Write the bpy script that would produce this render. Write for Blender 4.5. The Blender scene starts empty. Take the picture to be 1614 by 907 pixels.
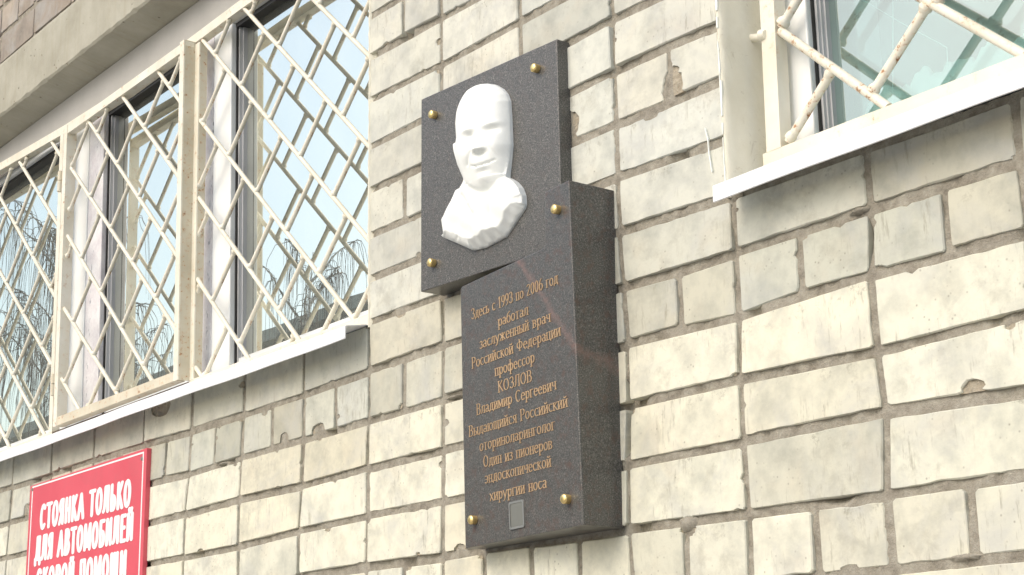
import bpy, math, random
import numpy as np
from mathutils import Matrix, Vector
random.seed(7)
rng = np.random.default_rng(11)
S = bpy.context.scene
COL = S.collection

# ------------------------------------------------------------------ camera
cam_d = bpy.data.cameras.new('camera'); cam = bpy.data.objects.new('camera', cam_d); COL.objects.link(cam)
cam_d.sensor_width = 36.0; cam_d.lens = 2622.78 / 1614 * 36.0
cam_d.clip_start = 0.05; cam_d.clip_end = 2000
YAW, PIT, ROL = 0.910467, 1.82987, -0.019624
cam.matrix_world = Matrix.Translation((2.778445, -1.784696, -0.597699)) @ Matrix.Rotation(YAW, 4, 'Z') @ Matrix.Rotation(PIT, 4, 'X') @ Matrix.Rotation(ROL, 4, 'Z')
S.camera = cam
# ------------------------------------------------------------------ light
SUN_EL, SUN_AZ = math.radians(42), math.radians(3)      # azimuth measured from the wall's outward normal towards the left
W = bpy.data.worlds.new('World'); S.world = W; W.use_nodes = True
nt = W.node_tree; nt.nodes.clear()
sky = nt.nodes.new('ShaderNodeTexSky'); sky.sky_type = 'NISHITA'; sky.sun_disc = False
sky.sun_elevation = SUN_EL
sky.air_density = 1.3; sky.dust_density = 3.4; sky.ozone_density = 0.35; sky.altitude = 100
bg = nt.nodes.new('ShaderNodeBackground'); bg.inputs[1].default_value = 0.15
wo = nt.nodes.new('ShaderNodeOutputWorld')
nt.links.new(sky.outputs[0], bg.inputs[0]); nt.links.new(bg.outputs[0], wo.inputs[0])
sd = Vector((-math.sin(SUN_AZ) * math.cos(SUN_EL), -math.cos(SUN_AZ) * math.cos(SUN_EL), math.sin(SUN_EL)))  # towards the sun
sky.sun_rotation = math.atan2(sd.x, sd.y)
sl = bpy.data.lights.new('sun', 'SUN'); sl.energy = .52; sl.angle = math.radians(38); sl.color = (1.0, 0.995, 0.985)
so = bpy.data.objects.new('sun', sl); COL.objects.link(so)
so.rotation_euler = sd.to_track_quat('Z', 'Y').to_euler()
S.render.engine = 'CYCLES'; S.cycles.caustics_reflective = False; S.cycles.caustics_refractive = False
S.view_settings.view_transform = 'Standard'; S.view_settings.look = 'None'
S.view_settings.gamma = 1; S.view_settings.use_curve_mapping = False
S.view_settings.exposure = .62

# ------------------------------------------------------------------ materials
def mat(name, build):
    m = bpy.data.materials.new(name); m.use_nodes = True
    n = m.node_tree; n.nodes.clear()
    out = n.nodes.new('ShaderNodeOutputMaterial')
    build(n, out); return m
class NB:
    def __init__(s, n): s.n = n
    def new(s, t, **k):
        o = s.n.nodes.new(t)
        for a, b in k.items(): setattr(o, a, b)
        return o
    def link(s, a, b): s.n.links.new(a, b)
    def coord(s, kind='Object', loc=None, scale=(1, 1, 1)):
        c = s.new('ShaderNodeTexCoord'); m = s.new('ShaderNodeMapping'); s.link(c.outputs[kind], m.inputs[0])
        m.inputs['Scale'].default_value = scale
        if loc is not None: s.link(loc, m.inputs['Location'])
        return m.outputs[0]
    def noise(s, vec, scale, detail=4, rough=.6, dist=0):
        t = s.new('ShaderNodeTexNoise'); t.inputs['Scale'].default_value = scale; t.inputs['Detail'].default_value = detail
        t.inputs['Roughness'].default_value = rough; t.inputs['Distortion'].default_value = dist
        s.link(vec, t.inputs['Vector']); return t.outputs['Fac']
    def ramp(s, fac, stops):
        r = s.new('ShaderNodeValToRGB'); e = r.color_ramp.elements
        while len(e) < len(stops): e.new(0.5)
        for i, (p, c) in enumerate(stops):
            e[i].position = p; e[i].color = (c, c, c, 1) if isinstance(c, (int, float)) else (*c, 1)
        s.link(fac, r.inputs[0]); return r.outputs[0]
    def mix(s, fac, a, b, mode='MIX'):
        m = s.new('ShaderNodeMix', data_type='RGBA', blend_type=mode)
        for v, i in ((fac, 0), (a, 6), (b, 7)):
            if hasattr(v, 'is_output'): s.link(v, m.inputs[i])
            else: m.inputs[i].default_value = v if i == 0 else (*v, 1)
        return m.outputs[2]
    def math(s, op, a, b=None, c=None):
        m = s.new('ShaderNodeMath', operation=op)
        for i, v in enumerate((a, b, c)):
            if v is None: continue
            if hasattr(v, 'is_output'): s.link(v, m.inputs[i])
            else: m.inputs[i].default_value = v
        return m.outputs[0]
    def bump(s, h, strength, dist=0.001, prev=None):
        b = s.new('ShaderNodeBump'); b.inputs['Strength'].default_value = strength; b.inputs['Distance'].default_value = dist
        s.link(h, b.inputs['Height'])
        if prev is not None: s.link(prev, b.inputs['Normal'])
        return b.outputs[0]
    def bsdf(s, out, col, rough=.8, metal=0., normal=None, spec=None, coat=None):
        p = s.new('ShaderNodeBsdfPrincipled')
        for v, k in ((col, 'Base Color'), (rough, 'Roughness'), (metal, 'Metallic')):
            if hasattr(v, 'is_output'): s.link(v, p.inputs[k])
            else: p.inputs[k].default_value = (*v, 1) if k == 'Base Color' else v
        if normal is not None: s.link(normal, p.inputs['Normal'])
        if spec is not None: p.inputs['Specular IOR Level'].default_value = spec
        if coat is not None: p.inputs['Coat Weight'].default_value = coat
        s.link(p.outputs[0], out.inputs[0]); return p

def m_brick(n, out):
    b = NB(n); oi = b.new('ShaderNodeObjectInfo')
    off = b.new('ShaderNodeVectorMath', operation='SCALE'); off.inputs[0].default_value = (13, 7, 29)
    b.link(oi.outputs['Random'], off.inputs['Scale'])
    v = b.coord('Object', off.outputs[0])
    base = oi.outputs['Color']
    big = b.ramp(b.noise(v, 14, 5, .65), [(.28, (.66, .67, .68)), (.56, (1.03, 1.02, 1.0))])
    c = b.mix(.85, base, big, 'MULTIPLY')
    # greyish film patches
    pf = b.ramp(b.noise(v, 7, 5, .65, .6), [(.50, 0.), (.70, 1.)])
    pf = b.math('MULTIPLY', pf, .5)
    c = b.mix(pf, c, (.44, .45, .44))
    # warm sandy patches
    ws = b.math('MULTIPLY', b.ramp(b.noise(v, 9, 3, .6, .2), [(.56, 0.), (.74, 1.)]), .22)
    c = b.mix(ws, c, (.60, .50, .36))
    # sooty mottling, finer and darker than the film
    mo = b.math('MULTIPLY', b.ramp(b.noise(v, 26, 7, .72, .3), [(.50, 0.), (.66, 1.)]), b.ramp(b.noise(v, 5, 2), [(.42, 0.), (.62, 1.)]))
    c = b.mix(b.math('MULTIPLY', mo, .42), c, (.36, .345, .28))
    # dark specks and pits
    vo = b.new('ShaderNodeTexVoronoi'); vo.inputs['Scale'].default_value = 90; b.link(v, vo.inputs['Vector'])
    speck = b.ramp(vo.outputs['Distance'], [(.0, 1.), (.20, 0.)])
    gate = b.ramp(b.noise(v, 18, 2), [(.52, 0.), (.62, 1.)])
    sp = b.math('MULTIPLY', b.math('MULTIPLY', speck, gate), .75)
    c = b.mix(sp, c, (.20, .18, .14))
    # vertical run-down stains from the top edge (drawn out along z)
    v2 = b.coord('Object', off.outputs[0], (60, 1, 9))
    streak = b.ramp(b.noise(v2, 1.6, 4, .8), [(.56, 0.), (.68, 1.)])
    g2 = b.ramp(b.noise(v, 7, 2), [(.50, 0.), (.60, 1.)])
    st = b.math('MULTIPLY', b.math('MULTIPLY', streak, g2), .55)
    c = b.mix(st, c, (.27, .25, .19))
    # smudges of grime hugging the upper arris of some bricks
    sm = b.ramp(b.noise(v, 45, 6, .8, .4), [(.55, 0.), (.63, 1.)])
    sp3 = b.new('ShaderNodeSeparateXYZ'); tc = b.new('ShaderNodeTexCoord'); b.link(tc.outputs['Object'], sp3.inputs[0])
    topz = b.ramp(sp3.outputs[2], [(.008, 0.), (.040, 1.)])
    g3 = b.ramp(b.noise(v, 8, 2), [(.47, 0.), (.58, 1.)])
    smf = b.math('MULTIPLY', b.math('MULTIPLY', b.math('MULTIPLY', sm, topz), g3), .6)
    c = b.mix(smf, c, (.24, .225, .17))
    fine = b.noise(v, 160, 3, .6); mid = b.noise(v, 34, 4, .55)
    nrm = b.bump(mid, .35, .0016); nrm = b.bump(fine, .45, .0006, nrm)
    b.bsdf(out, c, .9, normal=nrm, spec=.2)
def m_broken(n, out):
    b = NB(n); v = b.coord('Object')
    c = b.ramp(b.noise(v, 60, 6, .75), [(.3, (.30, .255, .19)), (.55, (.45, .40, .31)), (.75, (.58, .53, .43))])
    nrm = b.bump(b.noise(v, 120, 5, .75), 1., .004)
    b.bsdf(out, c, .95, normal=nrm, spec=.1)
def m_mortar(n, out):
    b = NB(n); v = b.coord('Object')
    c = b.ramp(b.noise(v, 34, 8, .78), [(.30, (.18, .160, .130)), (.46, (.30, .275, .225)), (.60, (.38, .355, .295)), (.75, (.50, .47, .40))])
    dk = b.math('MULTIPLY', b.ramp(b.noise(v, 9, 4, .7), [(.6, 0.), (.72, 1.)]), .5)
    c = b.mix(dk, c, (.12, .10, .08))
    g = b.noise(v, 300, 4, .7); h = b.noise(v, 75, 5, .7)
    nrm = b.bump(h, .9, .003); nrm = b.bump(g, .8, .0012, nrm)
    b.bsdf(out, c, .95, normal=nrm, spec=.1)
def m_granite(n, out, brown=.20):
    b = NB(n); v = b.coord('Object')
    vo = b.new('ShaderNodeTexVoronoi'); vo.inputs['Scale'].default_value = 420; b.link(v, vo.inputs['Vector'])
    f = b.noise(v, 420, 5, .75)
    c = b.ramp(f, [(.33, (.030, .031, .030)), (.5, (.080, .080, .075)), (.60, (.155, .148, .135)), (.70, (.36, .33, .30))])
    red = b.ramp(b.noise(v, 60, 4, .7), [(.50, 0.), (.68, 1.)])
    c = b.mix(b.math('MULTIPLY', red, brown), c, (.105, .068, .055))
    # a reddish vein crossing the lower slab: |distance to a slanted plane| warped by noise
    sx = b.new('ShaderNodeSeparateXYZ'); b.link(v, sx.inputs[0])
    warp = b.math('MULTIPLY', b.math('SUBTRACT', b.noise(v, 22, 4, .7), .5), .035)
    d = b.math('ADD', b.math('ADD', b.math('MULTIPLY', sx.outputs[0], 1.19), sx.outputs[2]), b.math('MULTIPLY', sx.outputs[1], .25))
    d = b.math('ABSOLUTE', b.math('SUBTRACT', b.math('ADD', d, warp), .880))
    vein = b.ramp(d, [(.0, 1.), (.016, 0.)])
    br = b.ramp(b.noise(v, 120, 3, .7), [(.3, .15), (.6, .85)])
    low = b.math('LESS_THAN', sx.outputs[2], .19)
    vf = b.math('MULTIPLY', b.math('MULTIPLY', vein, br), low)
    c = b.mix(b.math('MULTIPLY', vf, .62), c, (.27, .165, .14))
    r = b.ramp(f, [(.3, .26), (.7, .42)])
    b.bsdf(out, c, r, spec=.55)
def m_simple(col, rough=.6, metal=0., nscale=0, nstr=.2, nd=.0005, var=0., spec=None):
    def f(n, out):
        b = NB(n); v = b.coord('Object'); c = col; nrm = None
        if var:
            k = b.ramp(b.noise(v, 6, 5, .65), [(.25, tuple(x * (1 - var) for x in col)), (.75, tuple(min(1, x * (1 + var * .5)) for x in col))])
            c = k
        if nscale: nrm = b.bump(b.noise(v, nscale, 4, .6), nstr, nd)
        b.bsdf(out, c, rough, metal, nrm, spec)
    return f
def m_paint_rust(rust, scale, ca=(.70, .66, .53), cb=(.82, .79, .68)):
    def f(n, out):
        b = NB(n); v = b.coord('Object')
        base = b.ramp(b.noise(v, 9, 4, .6), [(.3, ca), (.7, cb)])
        a = b.ramp(b.noise(v, scale, 5, .75), [(rust, 0.), (rust + .05, 1.)])
        sub = b.ramp(b.noise(v, 160, 3), [(.35, (.22, .08, .03)), (.7, (.50, .27, .12))])
        halo = b.ramp(b.noise(v, scale, 5, .75), [(rust - .09, 0.), (rust + .02, 1.)])
        c = b.mix(b.math('MULTIPLY', halo, .40), base, (.62, .40, .20))
        c = b.mix(a, c, sub)
        nrm = b.bump(b.noise(v, 120, 3), .4, .0007); nrm = b.bump(a, .5, -.0006, nrm)
        b.bsdf(out, c, .48, normal=nrm, spec=.4)
    return f
def m_concrete(n, out):
    b = NB(n); v = b.coord('Object')
    c = b.ramp(b.noise(v, 7, 6, .65), [(.3, (.34, .325, .26)), (.7, (.46, .445, .37))])
    vo = b.new('ShaderNodeTexVoronoi'); vo.inputs['Scale'].default_value = 34; b.link(v, vo.inputs['Vector'])
    pit = b.math('MULTIPLY', b.ramp(vo.outputs['Distance'], [(.05, 1.), (.13, 0.)]), b.ramp(b.noise(v, 15, 2), [(.5, 0.), (.58, 1.)]))
    c = b.mix(b.math('MULTIPLY', pit, .7), c, (.14, .12, .08))
    v2 = b.coord('Object', None, (30, 1, 2)); stn = b.ramp(b.noise(v2, 1.3, 4, .7), [(.5, 0.), (.75, 1.)])
    c = b.mix(b.math('MULTIPLY', stn, .3), c, (.30, .26, .17))
    nrm = b.bump(b.noise(v, 40, 6, .7), .5, .003); nrm = b.bump(pit, .8, -.004, nrm)
    b.bsdf(out, c, .92, normal=nrm, spec=.15)
def m_plaster(n, out):
    b = NB(n); v = b.coord('Object')
    c = b.ramp(b.noise(v, 10, 6, .7), [(.3, (.70, .665, .54)), (.7, (.80, .775, .66))])
    cr = b.ramp(b.noise(v, 22, 5, .8, 1.), [(.60, 0.), (.66, 1.)])
    c = b.mix(b.math('MULTIPLY', cr, .35), c, (.38, .32, .22))
    nrm = b.bump(b.noise(v, 60, 6, .7), .6, .002)
    b.bsdf(out, c, .85, normal=nrm, spec=.2)
def m_glass(refl, tint, haze=.14, dcol=(.84, .87, .80)):
    def f(n, out):
        b = NB(n); v = b.coord('Object')
        g = b.new('ShaderNodeBsdfGlossy'); g.inputs['Roughness'].default_value = .0; g.inputs['Color'].default_value = (1.0, 1.0, .88, 1)
        nz = b.bump(b.noise(v, 3.0, 2, .5), .06, .004); b.link(nz, g.inputs['Normal'])
        t = b.new('ShaderNodeBsdfTransparent'); t.inputs['Color'].default_value = (*tint, 1)
        lw = b.new('ShaderNodeLayerWeight'); lw.inputs['Blend'].default_value = .35
        fac = b.math('MULTIPLY_ADD', lw.outputs['Facing'], .25, refl)
        m = b.new('ShaderNodeMixShader'); b.link(fac, m.inputs[0]); b.link(t.outputs[0], m.inputs[1]); b.link(g.outputs[0], m.inputs[2])
        # pale haze put into the pane's colour to whiten its reflections
        df = b.new('ShaderNodeBsdfDiffuse'); df.inputs['Color'].default_value = (*dcol, 1)
        v3 = b.coord('Object', None, (14, 1, 2)); dn = b.math('MULTIPLY', b.ramp(b.noise(v3, 1.2, 5, .7), [(.3, .75), (.7, 1.25)]), haze)
        m2 = b.new('ShaderNodeMixShader'); b.link(dn, m2.inputs[0]); b.link(m.outputs[0], m2.inputs[1]); b.link(df.outputs[0], m2.inputs[2])
        b.link(m2.outputs[0], out.inputs[0])
    return f
def m_pvcfilm(n, out):
    b = NB(n); v = b.coord('Object')
    c = b.ramp(b.noise(v, 14, 6, .8), [(.35, (.62, .58, .60)), (.6, (.80, .79, .79))])
    v2 = b.coord('Object', None, (220, 1, 60)); tx = b.ramp(b.noise(v2, 1.0, 1, .5), [(.60, 0.), (.64, 1.)])
    sx = b.new('ShaderNodeSeparateXYZ'); b.link(v, sx.inputs[0])
    band = b.ramp(b.math('ABSOLUTE', sx.outputs[0]), [(.006, 1.), (.0075, 0.)])
    c = b.mix(b.math('MULTIPLY', b.math('MULTIPLY', tx, band), .8), c, (.16, .17, .2))
    b.bsdf(out, c, .35, spec=.5)
def m_sign(n, out):
    b = NB(n); v = b.coord('Object')
    c = b.ramp(b.noise(v, 5, 4, .6), [(.3, (.63, .085, .115)), (.7, (.71, .11, .145))])
    gr_ = b.ramp(b.noise(v, 9, 7, .75, .5), [(.52, 0.), (.75, 1.)])
    c = b.mix(b.math('MULTIPLY', gr_, .22), c, (.36, .16, .14))
    b.bsdf(out, c, .38, spec=.5)
def m_paleground(n, out):
    b = NB(n); v = b.coord('Object')
    c = b.ramp(b.noise(v, 1.2, 8, .7), [(.3, (.26, .26, .25)), (.7, (.46, .46, .455))])
    b.bsdf(out, c, .95, normal=b.bump(b.noise(v, 90, 4), .6, .004))
def m_bark(n, out):
    b = NB(n); v = b.coord('Object', None, (1, 1, 3))
    c = b.ramp(b.noise(v, 6, 5, .7), [(.48, (.50, .49, .45)), (.56, (.10, .09, .08))])
    b.bsdf(out, c, .9)
def m_marble(n, out):
    b = NB(n); v = b.coord('Object')
    c = b.ramp(b.noise(v, 30, 5, .7), [(.3, (.78, .80, .77)), (.7, (.86, .88, .85))])
    b.bsdf(out, c, .5, normal=b.bump(b.noise(v, 160, 4), .1, .0006), spec=.35)
M = {}
for k, f in dict(brick=m_brick, broken=m_broken, mortar=m_mortar, granite=m_granite, granite2=lambda n, o: m_granite(n, o, .75), concrete=m_concrete, plaster=m_plaster, film=m_pvcfilm,
        sign=m_sign, paleground=m_paleground, bark=m_bark, marble=m_marble,
        rodL=m_paint_rust(.640, 45), gapshade=m_simple((.10, .065, .04), .9, nscale=80, nstr=.5, nd=.002, var=.5), rodR=m_paint_rust(.585, 60), railR=m_paint_rust(.665, 26), stile=m_paint_rust(.61, 70, (.55, .50, .38), (.68, .63, .50)),  # stile: the rail paint again, darkened with its shade and grime
        pvc=m_simple((.82, .84, .83), .3, var=.05), pvcgrey=m_simple((.50, .51, .52), .4), gasket=m_simple((.015, .015, .015), .6),
        sill=m_simple((.84, .85, .86), .38, var=.10, nscale=9, nstr=.5, nd=.004), foam=m_simple((.43, .42, .395), .9, nscale=120, nstr=.4, nd=.002, var=.12),
        gold=m_simple((.90, .68, .30), .36, 1.), goldpaint=m_simple((.46, .315, .18), .65, var=.25),
        plate=m_simple((.42, .41, .36), .38, .75, nscale=900, nstr=.2, nd=.0002, var=.2), platerim=m_simple((.62, .61, .57), .3, .8),
        white=m_simple((.86, .86, .84), .5), signback=m_simple((.30, .02, .035), .5),
        glassL=m_glass(.80, (.86, .92, .90), .10), glassIn=m_glass(.55, (.86, .92, .90), .05),
        glassR=m_glass(.30, (.72, .90, .88), .12, (.60, .86, .82)), glassRin=m_glass(.20, (.72, .90, .88), .04),
        room=m_simple((.16, .20, .20), .9), roomlight=m_simple((.62, .68, .68), .9), cloth=m_simple((.84, .87, .88), .95, nscale=25, nstr=.5, nd=.01),
        cord=m_simple((.88, .93, .95), .6), paint=m_simple((.86, .88, .82), .5, nscale=150, nstr=.6, nd=.001),
        dark=m_simple((.34, .35, .31), .9, var=.4, nscale=4, nstr=.5, nd=.1), facade=m_simple((.36, .36, .31), .9, var=.3, nscale=3, nstr=.3, nd=.05),
        twig=m_simple((.09, .08, .07), .9)).items():
    M[k] = mat(k, f)

# ------------------------------------------------------------------ object helpers
def tag(o, label=None, cat=None, group=None, kind=None):
    if label: o['label'] = label
    if cat: o['category'] = cat
    if group: o['group'] = group
    if kind: o['kind'] = kind
    return o
def empty(name, loc=(0, 0, 0)):
    o = bpy.data.objects.new(name, None); COL.objects.link(o); o.location = loc; o.empty_display_size = .1; return o
class MB:
    def __init__(s): s.v = []; s.f = []; s.sm = []
    def add(s, vs, fs, smooth=False):
        k = len(s.v); s.v += [tuple(map(float, p)) for p in vs]; s.f += [tuple(i + k for i in f) for f in fs]; s.sm += [smooth] * len(fs)
    def box(s, x0, x1, y0, y1, z0, z1):
        s.add([(x0, y0, z0), (x1, y0, z0), (x1, y1, z0), (x0, y1, z0), (x0, y0, z1), (x1, y0, z1), (x1, y1, z1), (x0, y1, z1)],
              [(0, 3, 2, 1), (4, 5, 6, 7), (0, 1, 5, 4), (1, 2, 6, 5), (2, 3, 7, 6), (3, 0, 4, 7)])
    def quadbox(s, bl, br, tr, tl, y0, y1):   # front outline in (x,z), from y0 (front) to y1 (back)
        P = [(p[0], y0, p[1]) for p in (bl, br, tr, tl)] + [(p[0], y1, p[1]) for p in (bl, br, tr, tl)]
        s.add(P, [(0, 1, 2, 3), (7, 6, 5, 4), (0, 4, 5, 1), (1, 5, 6, 2), (2, 6, 7, 3), (3, 7, 4, 0)])
    def tube(s, a, b, r0, r1=None, n=8, cap=True):
        a = Vector(a); b = Vector(b); d = b - a
        if d.length < 1e-7: return
        r1 = r0 if r1 is None else r1
        q = d.to_track_quat('Z', 'Y'); vs = []
        for P, r in ((a, r0), (b, r1)):
            for i in range(n):
                t = 2 * math.pi * i / n; vs.append(P + q @ Vector((r * math.cos(t), r * math.sin(t), 0)))
        fs = [(i, (i + 1) % n, n + (i + 1) % n, n + i) for i in range(n)]
        s.add(vs, fs, True)
        if cap: s.add(vs, [tuple(reversed(range(n))), tuple(range(n, 2 * n))])
    def path(s, pts, r, n=6):
        for i in range(len(pts) - 1):
            ra = r[i] if hasattr(r, '__len__') else r; rb = r[i + 1] if hasattr(r, '__len__') else r
            s.tube(pts[i], pts[i + 1], ra, rb, n, cap=(i == 0 or i == len(pts) - 2))
    def build(s, name, m, parent=None, origin=None, bevel=0):
        me = bpy.data.meshes.new(name)
        o_ = Vector(origin) if origin is not None else Vector((0, 0, 0))
        me.from_pydata([(p[0] - o_[0], p[1] - o_[1], p[2] - o_[2]) for p in s.v], [], s.f)
        me.polygons.foreach_set('use_smooth', s.sm); me.update()
        me.materials.append(m)
        o = bpy.data.objects.new(name, me); COL.objects.link(o); o.location = o_
        if parent is not None: o.parent = parent
        if bevel:
            md = o.modifiers.new('bevel', 'BEVEL'); md.width = bevel; md.segments = 2; md.limit_method = 'ANGLE'; md.angle_limit = math.radians(40)
        return o
def lerp(a, b, t): return a + (b - a) * t
def tab(t, x):
    if x <= t[0][0]: return t[0][1]
    for (a, va), (b, vb) in zip(t, t[1:]):
        if x <= b: return lerp(va, vb, (x - a) / (b - a) if b > a else 0)
    return t[-1][1]

# ------------------------------------------------------------------ surveyed course lines and joints of the wall (metres)
LT = {-8: [(0.007, 0.7829), (0.116, 0.7851), (0.251, 0.7793), (0.386, 0.7734)], -7: [(0.008, 0.6866), (0.249, 0.6793), (0.511, 0.68)], -6: [(0.001, 0.5826), (0.19, 0.5819), (0.661, 0.5863), (0.781, 0.5885), (0.894, 0.5824)], -5: [(0.006, 0.4877), (0.19, 0.4869), (0.657, 0.4919), (0.777, 0.4942), (0.915, 0.4928), (1.034, 0.4868)], -4: [(0.002, 0.3899), (0.189, 0.3886), (0.662, 0.3985), (0.779, 0.3952), (0.906, 0.3922), (1.03, 0.3913)], -3: [(0.007, 0.2978), (0.188, 0.2982), (0.783, 0.3009), (1.03, 0.2923)], -2: [(0.008, 0.2043), (0.247, 0.2056), (0.777, 0.2052), (0.991, 0.1965)], -1: [(-1.608, 0.1025), (-1.328, 0.1043), (-1.028, 0.1018), (-0.771, 0.0969), (-0.518, 0.0979), (-0.253, 0.0986), (0.004, 0.1044), (0.263, 0.1081), (0.78, 0.1081), (0.917, 0.1033), (1.042, 0.1046), (1.163, 0.1046), (1.31, 0.1054), (1.447, 0.1048), (1.569, 0.1037)], 0: [(-1.0, 0.0016), (-0.903, 0.0003), (-0.778, -0.0036), (-0.522, 0.0005), (-0.25, 0.0012), (0.004, 0.0025), (0.131, 0.0016), (0.261, 0.0038), (0.784, 0.0085), (0.914, 0.0082), (1.042, 0.0014), (1.173, 0.0103), (1.303, 0.0089), (1.437, 0.0076), (1.558, 0.0059)], 1: [(-1.004, -0.0992), (-0.791, -0.097), (-0.525, -0.0931), (-0.256, -0.0965), (-0.001, -0.0919), (0.26, -0.091), (0.321, -0.0939), (0.781, -0.0918), (1.035, -0.094), (1.101, -0.091), (1.304, -0.1009), (1.546, -0.0972)], 2: [(-0.525, -0.1967), (-0.264, -0.1889), (-0.0, -0.1875), (0.257, -0.1894), (0.323, -0.1894), (0.776, -0.1878), (1.037, -0.1891), (1.31, -0.1881), (1.534, -0.1986)], 3: [(-0.002, -0.2862), (0.256, -0.2903), (0.34, -0.2882), (0.773, -0.2909), (1.039, -0.2957), (1.084, -0.2967), (1.301, -0.2997), (1.523, -0.3004)], 4: [(1.302, -0.4013), (1.436, -0.4016)]}
VT = {-6: [(-0.097, -0.791), (-0.004, -0.7778), (0.097, -0.7715)], -4: [(-0.197, -0.5251), (-0.093, -0.5248), (0.001, -0.5219), (0.098, -0.5176)], -2: [(-0.189, -0.2636), (-0.096, -0.2557), (0.001, -0.2517), (0.099, -0.2529)], 0: [(-0.286, -0.0021), (-0.187, -0.0005), (-0.092, -0.0011), (0.003, 0.0042)], 1: [(-0.31, 0.1256), (0.002, 0.1312)], 2: [(-0.29, 0.2562), (-0.189, 0.2574), (-0.091, 0.2601), (0.004, 0.2614), (0.108, 0.2629)], 3: [(-0.315, 0.3838)], 4: [(-0.316, 0.5188)], 5: [(-0.311, 0.6466)], 6: [(-0.309, 0.7775), (-0.291, 0.7732), (-0.188, 0.7758), (-0.092, 0.7811), (0.008, 0.7851), (0.205, 0.7767)], 7: [(-0.321, 0.9026), (0.029, 0.9141)], 8: [(-0.296, 1.0387), (-0.189, 1.0369), (-0.094, 1.0361), (0.002, 1.042)], 9: [(-0.365, 1.1674), (0.014, 1.1721)], 10: [(-0.3, 1.3014), (-0.188, 1.3098), (-0.101, 1.3047), (0.009, 1.3034), (0.105, 1.3108)], 11: [(-0.39, 1.4361), (0.053, 1.4387)]}
LT[-1] = [(-2.2, .1045), (-1.9, .1035)] + LT[-1]
VT[-8] = [(-.1, -1.037), (.1, -1.030)]; VT[-10] = [(-.1, -1.335), (.1, -1.328)]; VT[-12] = [(-.1, -1.615), (.1, -1.608)]; VT[-14] = [(-.1, -1.90), (.1, -1.89)]
UP = {-9: .877, -10: .973, -11: 1.07, -12: 1.167, -13: 1.263, -14: 1.36, -15: 1.437, -16: 1.517, -17: 1.626, -18: 1.728, -19: 1.83, -20: 1.93}
def LZ(r, x):
    if r in LT: return tab(LT[r], x)
    if r in UP: return UP[r]
    if r > 4: return -.4015 - (r - 4) * .0985
    return 1.93 + (-20 - r) * .0985
def VX(u, z):
    if u in VT: return tab(VT[u], z)
    if u < -5 and u % 2: return .5 * (VX(u - 1, z) + VX(u + 1, z))
    if -6 < u < 0: return .5 * (VX(u - 1, z) + VX(u + 1, z))
    if u < -14: return -1.895 - (-14 - u) * .1425
    return u * .1302
OPEN_L = (-3.0, 0.0, .20, 1.325); OPEN_R = (1.037, 2.6, .20, 1.325)
LINT = (-3.25, .22, 1.325, 1.515); LINT2 = (.82, 2.85, 1.325, 1.515)

building = empty('brick_building', (0, 0, -2.2))
building.location = (0, 0, 0)
tag(building, 'pale sand-lime brick building with two barred windows and a granite memorial plaque between them', 'building')

# ------------------------------------------------------------------ mortar bed: fine rough sheet where it shows, coarse beyond
def vnoise(X, Z, sc, seed):
    g = np.random.default_rng(seed).random((1024, 1024)); a = X * sc + 300; c = Z * sc + 300
    i = np.floor(a).astype(int); j = np.floor(c).astype(int); fa = a - i; fc = c - j
    fa = fa * fa * (3 - 2 * fa); fc = fc * fc * (3 - 2 * fc); i %= 1023; j %= 1023
    return (g[i, j] * (1 - fa) + g[i + 1, j] * fa) * (1 - fc) + (g[i, j + 1] * (1 - fa) + g[i + 1, j + 1] * fa) * fc
def mortar_mesh():
    st = .0065
    xs = np.arange(-2.75, 1.9, st); zs = np.arange(-.62, 2.0, st)
    xs = np.r_[-9, -6, xs, 3.2, 6.]; zs = np.r_[-2.2, -1.4, zs, 3.0, 5.]
    # put grid lines exactly on the edges of the openings
    for e in (OPEN_L[1], OPEN_R[0], OPEN_L[0]): 
        k = int(np.argmin(abs(xs - e))); xs[k] = e
    for e in (OPEN_L[2], OPEN_L[3]):
        k = int(np.argmin(abs(zs - e))); zs[k] = e
    xs = np.sort(xs); zs = np.sort(zs)
    X, Z = np.meshgrid(xs, zs, indexing='ij')
    n = (vnoise(X, Z, 18, 1) - .5) * .006 + (vnoise(X, Z, 60, 2) - .5) * .005 + (vnoise(X, Z, 150, 3) - .5) * .0035
    hole = np.clip((vnoise(X, Z, 14, 4) - .78) * 7, 0, 1) * .016
    Y = np.maximum(.0043 + n, .0027) + hole
    nx, nz = X.shape
    V = np.stack([X, Y, Z], -1).reshape(-1, 3)
    I = np.arange(nx * nz).reshape(nx, nz)
    q = np.stack([I[:-1, :-1], I[1:, :-1], I[1:, 1:], I[:-1, 1:]], -1)
    cx = .5 * (xs[:-1] + xs[1:])[:, None]; cz = .5 * (zs[:-1] + zs[1:])[None]
    keep = np.ones((nx - 1, nz - 1), bool)
    for o in (OPEN_L, OPEN_R): keep &= ~((cx > o[0]) & (cx < o[1]) & (cz > o[2]) & (cz < o[3]))
    # right opening's far side lies in the coarse strip
    q = q[keep].reshape(-1, 4)
    me = bpy.data.meshes.new('mortar'); me.vertices.add(len(V)); me.vertices.foreach_set('co', V.ravel())
    me.loops.add(len(q) * 4); me.loops.foreach_set('vertex_index', q.ravel().astype(np.int32))
    me.polygons.add(len(q)); me.polygons.foreach_set('loop_start', np.arange(0, len(q) * 4, 4, dtype=np.int32))
    me.polygons.foreach_set('use_smooth', np.ones(len(q), bool))
    me.update(calc_edges=True); me.materials.append(M['mortar'])
    o = bpy.data.objects.new('mortar', me); COL.objects.link(o); o.parent = building
    tag(o, kind='stuff')
mortar_mesh()

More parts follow.
